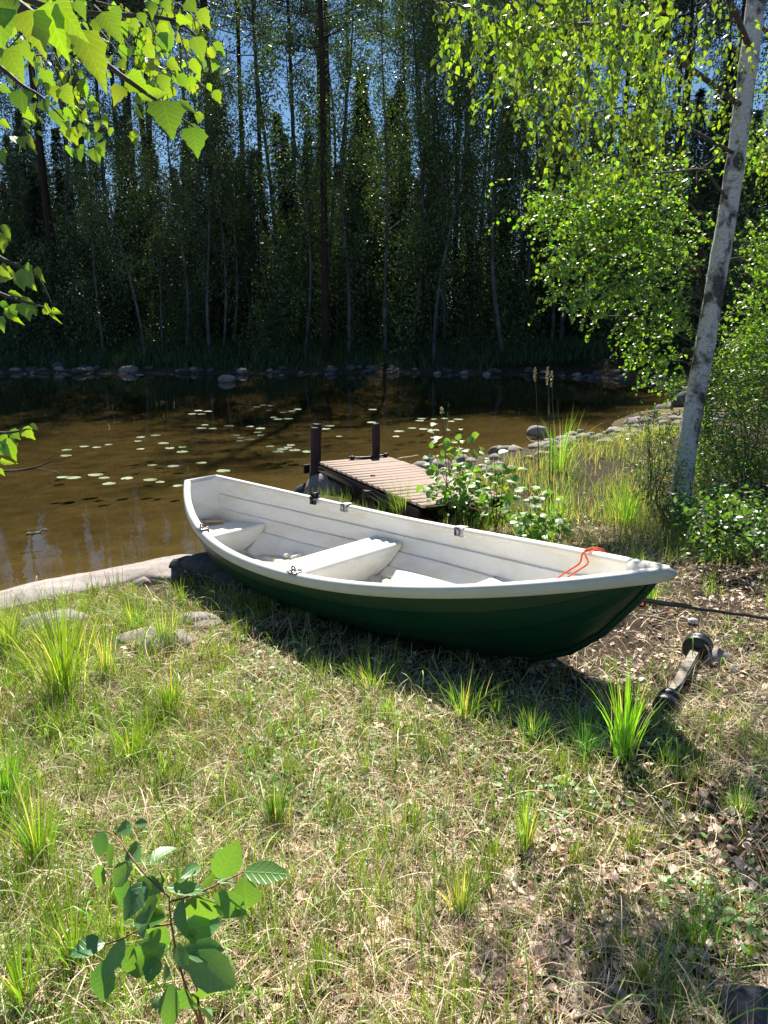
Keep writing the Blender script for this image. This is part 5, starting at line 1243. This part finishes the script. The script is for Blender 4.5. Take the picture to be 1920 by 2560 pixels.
def blades(x, y, z, L_, wd, lean, col, name, label, up=1.0, curl=(0.1, 0.5)):
    n = len(x); pos = np.stack([x, y, z-0.004], -1)
    an = rng.uniform(0, 6.28, n); ln = np.abs(rng.normal(size=n))*lean
    ax = nrm(np.stack([np.cos(an)*ln, np.sin(an)*ln, np.full(n, up)], -1)); no = nrm(np.stack([-np.cos(an), -np.sin(an), ln*0.9], -1) + rng.normal(size=(n, 3))*0.35)
    V, FF, C = scatter(BL_T, pos, frames(ax, no), np.stack([wd, L_, -L_*rng.uniform(*curl, n)], -1), col)
    o = link(name, make_mesh(name, V, FF, M['grass'] if name != 'dry_straw' else M['litter'], col=C, smooth=False)); return stuff(o, label, 'grass')
# fine green turf
x, y, z, px, py = sample(260000)
pn = fbm(x*1.6, y*1.6, 1, 3); dens = sstep(0.34, 0.58, pn)*0.95 + 0.16; dens *= (1-0.95*mud_and_shadow(px, py))*(1-0.62*sstep(1100, 1750, px + 250*(pn-0.5)))
dens *= (1 - 0.35*sstep(1900, 2500, py)*sstep(700, 1200, px))
k = rng.random(len(x)) < dens; x, y, z, px = x[k], y[k], z[k], px[k]; n = len(x)
blades(x, y, z, rng.uniform(0.015, 0.058, n)*(1+0.6*(px < 600)), rng.uniform(0.0014, 0.0032, n)*(1+0.10*y), 0.75, jitter_col((0.175, 0.205, 0.035), n, 0.5, 0.25), 'grass', 'short patchy green turf covering the near bank', curl=(0.1, 0.6))
# dry straw lying about
x, y, z, px, py = sample(110000); k = rng.random(len(x)) < (1-0.75*mud_and_shadow(px, py))*(0.55+0.6*sstep(0.40, 0.58, fbm(x*2.3+5, y*2.3, 6, 3)))*(1-0.65*sstep(950, 1400, px)*sstep(1750, 2100, py)); x, y, z = x[k], y[k], z[k]; n = len(x)
strawcol = jitter_col((0.50, 0.42, 0.28), n, 0.5, 0.10)
blades(x, y, z+rng.uniform(0, 0.018, n), rng.uniform(0.04, 0.15, n), rng.uniform(0.0012, 0.0030, n)*(1+0.10*y), 1.0, strawcol, 'dry_straw', 'pale dry grass stems tangled over the near bank', up=0.33, curl=(-0.1, 0.7))
def arcs(n, x, y, z, L_, wd, col, name, label, up=(0.15, 0.7), m_='litter', cat='grass'):
    an = rng.uniform(0, 6.28, n); out = np.stack([np.cos(an), np.sin(an), 0*an], -1); sd0 = np.stack([-np.sin(an), np.cos(an), 0*an], -1)
    T = np.linspace(0, 1, 7); u_ = rng.uniform(*up, n); sw = rng.normal(size=n)*0.35
    sp3 = np.stack([x, y, z+0.004], -1)[:, None, :] + out[:, None, :]*(L_[:, None]*(T[None]*0.9))[:, :, None] + sd0[:, None, :]*(L_*sw)[:, None, None]*(T[None, :, None]**2) + np.array([0, 0, 1])*(L_[:, None]*(u_[:, None]*np.sin(T[None]*np.pi*rng.uniform(0.55, 1.0, n)[:, None])*0.6))[:, :, None]
    w_ = np.array([0.8, 1, 1, 0.9, 0.8, 0.6, 0.2]); s2 = nrm(sd0 + np.stack([0*an, 0*an, rng.normal(size=n)*0.5], -1))
    A_ = sp3 + s2[:, None, :]*(wd[:, None]*w_[None])[:, :, None]/2; B_ = sp3 - s2[:, None, :]*(wd[:, None]*w_[None])[:, :, None]/2
    V = np.stack([A_, B_], 2).reshape(-1, 3); f = np.array([[2*k, 2*k+1, 2*k+3, 2*k+2] for k in range(6)]); F = (f[None] + (np.arange(n)*14)[:, None, None]).reshape(-1, 4)
    o = link(name, make_mesh(name, V, F, M[m_], col=np.repeat(col, 14, 0), smooth=True)); return stuff(o, label, cat)
x, y, z, px, py = sample(9000, 6.5, 1.1); k = rng.random(len(x)) < (0.9 - 0.5*mud_and_shadow(px, py))*(0.35+0.65*sstep(0.4, 0.6, fbm(x*1.5, y*1.5, 7, 3))); x, y, z, px = x[k], y[k], z[k], px[k]; n = len(x)
arcs(n, x, y, z, rng.uniform(0.08, 0.26, n)*(1+0.3*(px < 500)), rng.uniform(0.0015, 0.0035, n)*(1+0.1*y), jitter_col((0.62, 0.53, 0.36), n, 0.3, 0.08), 'dry_stems', 'long arching dry stems among the turf')
x, y, z, px, py = sample(5000, 6.5, 1.1); k = rng.random(len(x)) < (0.9 - 0.9*mud_and_shadow(px, py))*(0.25+0.75*sstep(900, 300, px)); x, y, z = x[k], y[k], z[k]; n = len(x)
arcs(n, x, y, z, rng.uniform(0.10, 0.26, n), rng.uniform(0.002, 0.0042, n)*(1+0.1*y), jitter_col((0.16, 0.26, 0.04), n, 0.35, 0.15), 'arching_grass', 'long arching green blades through the turf', up=(0.5, 1.3), m_='grass')
# medium green clumps that break the turf up
x, y, z, px, py = sample(1500, 7.2, 1.2); XS, YS, ZS, LS, CS = [], [], [], [], []
for xx, yy, px_, py_ in zip(x, y, px, py):
    if rng.random() < 0.85*mud_and_shadow(px_, py_) or (px_ > 1300 and rng.random() < 0.5): continue
    m_ = rng.integers(10, 34); r_ = rng.uniform(0.01, 0.045); XS.append(xx + rng.normal(size=m_)*r_); YS.append(yy + rng.normal(size=m_)*r_)
    LS.append(rng.uniform(0.04, 0.19)*rng.uniform(0.5, 1.2, m_)*(1.25 if px_ < 500 else 1)); CS.append(jitter_col(np.array((0.135, 0.21, 0.028))*rng.uniform(0.5, 1.2), m_, 0.2))
x = np.concatenate(XS); y = np.concatenate(YS); n = len(x)
blades(x, y, H(x, y), np.concatenate(LS), rng.uniform(0.0025, 0.005, n)*(1+0.05*y), 0.35, np.concatenate(CS), 'grass', 'scattered longer green grass clumps on the near bank')
# grass of the strip between the boat and the pebble shore
n = 42000; x = rng.uniform(0.6, 6.5, n); y = rng.uniform(5.2, 15, n); d = pond_dist(x, y); z = H(x, y); ok = (d > 1.1 + 1.0*(y > 9.5)*rng.random(n)) & ~boat_foot(x, y, 0.8) & (fbm(x*1.2, y*1.2, 2, 3) + 0.08*rng.normal(size=n) > 0.42) & (x < 0.33*y+1.1)
x, y, z = x[ok], y[ok], z[ok]; n = len(x)
blades(x, y, z, rng.uniform(0.05, 0.30, n)**1.0, rng.uniform(0.003, 0.007, n), 0.5, np.where(rng.random((n, 1)) < 0.4, jitter_col((0.36, 0.33, 0.21), n, 0.4), jitter_col((0.11, 0.18, 0.045), n, 0.4, 0.2)), 'grass', 'tall pale green grass between the boat and the pebble shore')
n = 9000; x = rng.uniform(-1.1, 1.6, n); y = rng.uniform(6.0, 10.2, n); d = pond_dist(x, y); z = H(x, y); ok = (d > 0.15) & ~boat_foot(x, y, 0.8) & (y < 8.9 + 0.8*rng.random(n)) & (fbm(x*2, y*2, 5, 3) > 0.56); x, y, z = x[ok], y[ok], z[ok]; n = len(x)
blades(x, y, z, rng.uniform(0.06, 0.26, n), rng.uniform(0.003, 0.007, n), 0.5, jitter_col((0.10, 0.14, 0.05), n, 0.5, 0.2), 'grass', 'rough weeds growing on the rocks beside the dock')
# leaf litter: curled dead leaves
x, y, z, px, py = sample(60000, 9.0, 1.1); pn = fbm(x*1.1+9, y*1.1, 3, 3)
dens = 0.10 + 0.75*sstep(0.42, 0.62, pn)*sstep(300, 1250, px) + 0.45*sstep(1250, 1700, px) + 0.5*sstep(1900, 2400, py)*sstep(500, 1000, px) + 0.15*sstep(2050, 2500, py); k = rng.random(len(x)) < np.clip(dens, 0, 1.0)*0.55
x, y, z, px = x[k], y[k], z[k], px[k]; n = len(x)
LT = (np.array([(0, 0, 0), (-0.34, 0.3, 0.16), (-0.30, 0.65, 0.20), (0, 1, 0.05), (0.30, 0.65, 0.18), (0.34, 0.3, 0.12), (0, 0.5, 0.0)]), [np.array([[0, 6, 1], [1, 6, 2], [2, 6, 3], [3, 6, 4], [4, 6, 5], [5, 6, 0]])])
pos = np.stack([x, y, z + rng.uniform(0.0, 0.014, n)], -1); an = rng.uniform(0, 6.28, n)
ax = np.stack([np.cos(an), np.sin(an), rng.normal(size=n)*0.35], -1); no = nrm(np.stack([rng.normal(size=n)*0.45, rng.normal(size=n)*0.45, np.ones(n)], -1))
s_ = rng.uniform(0.010, 0.046, n); base = np.where(rng.random((n, 1)) < 0.7, np.array([[0.66, 0.53, 0.45]]), np.array([[0.38, 0.25, 0.17]]))
V, FF, C = scatter(LT, pos, frames(ax, no), np.stack([s_*rng.uniform(0.6, 1.3, n), s_, s_*rng.uniform(-1.6, 2.2, n)], -1), base*(1+0.4*rng.uniform(-1, 1, (n, 1))))
o = link('leaf_litter', make_mesh('leaf_litter', V, FF, M['litter'], col=C, smooth=False)); stuff(o, 'pale curled dead leaves strewn over the near bank', 'dead leaves')
# low herbs
x, y, z, px, py = sample(42000, 6.5, 1.2); pn = fbm(x*1.7+3, y*1.7, 4, 3)
dens = np.exp(-(((px-820)/330)**2 + ((py-1850)/230)**2))*0.5 + 0.55*sstep(0.58, 0.70, pn); k = rng.random(len(x)) < dens*(1-mud_and_shadow(px, py))*0.8; x, y, z = x[k], y[k], z[k]; n = len(x)
pos = np.stack([x, y, z + rng.uniform(0.005, 0.03, n)], -1); an = rng.uniform(0, 6.28, n); ax = np.stack([np.cos(an), np.sin(an), rng.normal(size=n)*0.25], -1); no = nrm(np.stack([rng.normal(size=n)*0.3, rng.normal(size=n)*0.3, np.ones(n)], -1))
s_ = rng.uniform(0.012, 0.038, n); V, FF, C = scatter(LT, pos, frames(ax, no), np.stack([s_, s_, s_*0.4], -1), jitter_col((0.13, 0.26, 0.09), n, 0.3, 0.15))
o = link('ground_herbs', make_mesh('ground_herbs', V, FF, M['grass'], col=C, smooth=False)); stuff(o, 'low round leaved weeds spread through the turf', 'weeds')
# fallen twigs
x, y, z, px, py = sample(420, 6.5, 1.2); mb = MB()
for xx, yy, zz, px_ in zip(x, y, z, px):
    if px_ < 700 and rng.random() < 0.6: continue
    an = rng.uniform(0, 6.28); L_ = rng.uniform(0.05, 0.26); d_ = np.array([math.cos(an), math.sin(an), rng.normal()*0.05]); p = np.array([xx, yy, zz+0.012])
    V, Fs = tube([p, p + d_*L_*0.5 + rng.normal(size=3)*0.006, p + d_*L_], [0.0022, 0.0018, 0.001], 4, False); mb.add(V, Fs)
o = mb.build('fallen_twigs', M['greywood']); stuff(o, 'thin fallen twigs scattered on the near bank', 'twigs')

# tall tufts, each a thing; every long blade bends over
def tuft(label, px, py, hpx, wpx, n, base=(0.13, 0.24, 0.025), wd=0.006, seed=0, dry=0.15):
    g_ = None; zz = 0.4
    for _ in range(6): g_ = PZ(px, py, zz); zz = Hs(g_[0], g_[1])
    dep = g_[1]*cp - (zz-EYE)*sp; h = hpx/FPX*dep*1.08; r = wpx/FPX*dep
    m = int(n*2.2); wd = wd*0.66; an = rng.uniform(0, 6.28, m); rr_ = np.abs(rng.normal(size=m))*0.22*r; px0 = np.stack([np.cos(an)*rr_, np.sin(an)*rr_, np.zeros(m)-0.01], -1)
    L_ = h*rng.uniform(0.45, 1.05, m); out = np.stack([np.cos(an), np.sin(an), 0*an], -1); ln = (0.10 + 0.75*rng.random(m)**1.4)*min(1.0, 0.9*r/h+0.25)
    T = np.linspace(0, 1, 6); spine = px0[:, None, :] + out[:, None, :]*(L_*ln)[:, None, None]*(T[None, :, None]*0.45 + 0.75*T[None, :, None]**2.2) + np.array([0, 0, 1])*(L_[:, None]*(T[None]*1.0 - 0.30*ln[:, None]*T[None]**3))[:, :, None]
    sd = np.stack([-np.sin(an), np.cos(an), 0*an], -1); sd = nrm(sd + rng.normal(size=(m, 3))*0.5*np.array([1, 1, 0])); wv = np.array([0.7, 1, 1, 0.85, 0.5, 0.03])*wd/2
    A_ = spine + sd[:, None, :]*wv[None, :, None]; B_ = spine - sd[:, None, :]*wv[None, :, None]; V = np.stack([A_, B_], 2).reshape(m, 12, 3)
    V = V.reshape(-1, 3); f = np.array([[2*k, 2*k+1, 2*k+3, 2*k+2] for k in range(5)]); F = (f[None] + (np.arange(m)*12)[:, None, None]).reshape(-1, 4)
    C = jitter_col(base, m, 0.3, 0.12); dm = rng.random(m) < dry; C[dm] = jitter_col((0.46, 0.40, 0.24), int(dm.sum()), 0.2); C = np.repeat(C, 12, 0)
    o = link('grass_tuft', make_mesh('grass_tuft', V, F, M['grass'], col=C, smooth=True)); o.location = (g_[0], g_[1], zz); tag(o, label, 'grass tuft')
    return o
tuft('tallest bright grass tuft at the left, standing before the pale flat stone', 165, 1738, 300, 150, 90, wd=0.007)
tuft('grass tuft with dry base just right of the tallest left tuft', 265, 1690, 150, 60, 40, dry=0.35)
tuft('grass tuft growing behind the flat grey rock face', 405, 1608, 120, 90, 55, (0.10, 0.22, 0.04))
tuft('small soft grass tuft near the small dark upright stone', 335, 1570, 90, 70, 45)
tuft('leafy grass tuft in the middle left of the turf', 425, 1775, 140, 90, 60)
tuft('spiky tuft between left turf and sapling, thin blades', 330, 1900, 150, 110, 60)
tuft('dark green tuft beside a small tan stone in the middle', 690, 2060, 140, 70, 60, (0.06, 0.16, 0.03))
tuft('big bright broad bladed tuft in front of the boat bow', 1560, 1900, 250, 62, 50, (0.15, 0.33, 0.03), 0.011)
tuft('wispy tuft at the boat shadow edge below midships', 1157, 1790, 130, 110, 34)
tuft('low tuft in the boat shadow left of the wispy one', 930, 1720, 90, 120, 60)
tuft('thin upright tuft right of centre in the leaf litter', 1315, 2120, 190, 70, 30, (0.13, 0.27, 0.03), dry=0.25)
tuft('olive tuft low in the litter at centre right', 1150, 2290, 150, 70, 36, (0.12, 0.22, 0.04), dry=0.35)
tuft('tall tuft cut off by the left edge above the straw', 15, 1640, 170, 70, 60)
tuft('fresh grass tuft at the left edge, halfway down the turf', 20, 2010, 200, 90, 50)
tuft('tall thin bladed tuft in the left straw', 100, 2160, 230, 90, 50)
tuft('upright blades behind the sapling stems at left', 190, 2420, 240, 110, 46)
tuft('tuft at the bottom left corner with long arching blades', 60, 2520, 230, 100, 30)
tuft('three long curving blades at the right side litter', 1750, 2370, 190, 120, 8, (0.12, 0.28, 0.04), 0.009, dry=0)
tuft('dense fine dark tuft beside the bright bow tuft', 1465, 1880, 110, 110, 80, (0.06, 0.17, 0.05), 0.003, dry=0.02)
tuft('soft tuft edging the boat shadow near the bow', 1330, 1840, 90, 130, 80, (0.10, 0.22, 0.05), 0.0035)
tuft('bright tuft directly under the bow tip', 1622, 1505, 100, 60, 50, (0.13, 0.28, 0.04))
tuft('grass tuft left of the bow tip behind the boat', 1330, 1370, 110, 90, 60)
tuft('small leafy tuft at the right edge by the moss', 1850, 2030, 90, 90, 40, (0.12, 0.26, 0.06))
tuft('bushy green tuft in the bottom right litter', 1700, 2520, 100, 110, 70, (0.08, 0.17, 0.03), 0.003)
tuft('low needle leaved clump left of the bushy bottom right tuft', 1605, 2470, 110, 80, 80, (0.07, 0.16, 0.03), 0.003)
tuft('tall reed tuft rising beside the pebble shore', 1390, 1330, 190, 130, 40, (0.12, 0.26, 0.06), 0.008)
tuft('sparse reed tuft close to the pointed pale rock', 1400, 1180, 160, 80, 40, (0.12, 0.26, 0.05), 0.011)
tuft('pale grass tuft before the birch foot', 1560, 1310, 150, 120, 110, (0.15, 0.27, 0.05), 0.007)
tuft('reed clump standing alone on the dim far shore', 170, 915, 50, 24, 40, (0.12, 0.24, 0.04), 0.03)
tuft('weedy tuft against the far gunwale by the dock', 1010, 1300, 110, 90, 70, (0.12, 0.22, 0.05))
# flowering grass stalks with seed heads
g_ = PZ(1365, 1290, 0.2); r_ = thing('flowering_grass', (g_[0], g_[1], Hs(g_[0], g_[1])), 'tall flowering grass stalks with pale seed heads above the water', 'grass')
dp = (g_ - np.array([0, 0, EYE])) @ np.array([0, cp, -sp]); g_[2] = Hs(g_[0], g_[1])
for (tx, ty, ht, bx) in ((1338, 920, 30, 1345), (1370, 918, 40, 1372), (1380, 930, 34, 1378), (1104, 1020, 14, 1118)):
    tip = P(tx, ty, dp); bq = P(bx, 1290, dp); bq[2] = max(Hs(bq[0], bq[1]), 0)
    bough(r_, g_, [bq, (bq+tip)/2 + np.array([0.02, 0, 0]), tip], 0.0065, 0.003, 'stalk', 'greenstem', 4)
    n = 70; tt_ = rng.random(n); pos = tip - np.array([0, 0, 1])*(tt_*ht/FPX*dp*1.1)[:, None] + rng.normal(size=(n, 3))*0.012*np.sin(tt_*np.pi*0.9+0.2)[:, None] - g_
    V, FF, C = scatter(KITE, pos, frames(nrm(rng.normal(size=(n, 3))+np.array([0, 0, 1.2])), nrm(rng.normal(size=(n, 3)))), rng.uniform(0.012, 0.022, n), jitter_col((0.42, 0.38, 0.24), n, 0.2))
    link('seed_head', make_mesh('seed_head', V, FF, M['litter'], col=C, smooth=False), r_)
print('objects', len(bpy.data.objects), 'tris', sum(len(m.polygons) for m in bpy.data.meshes))
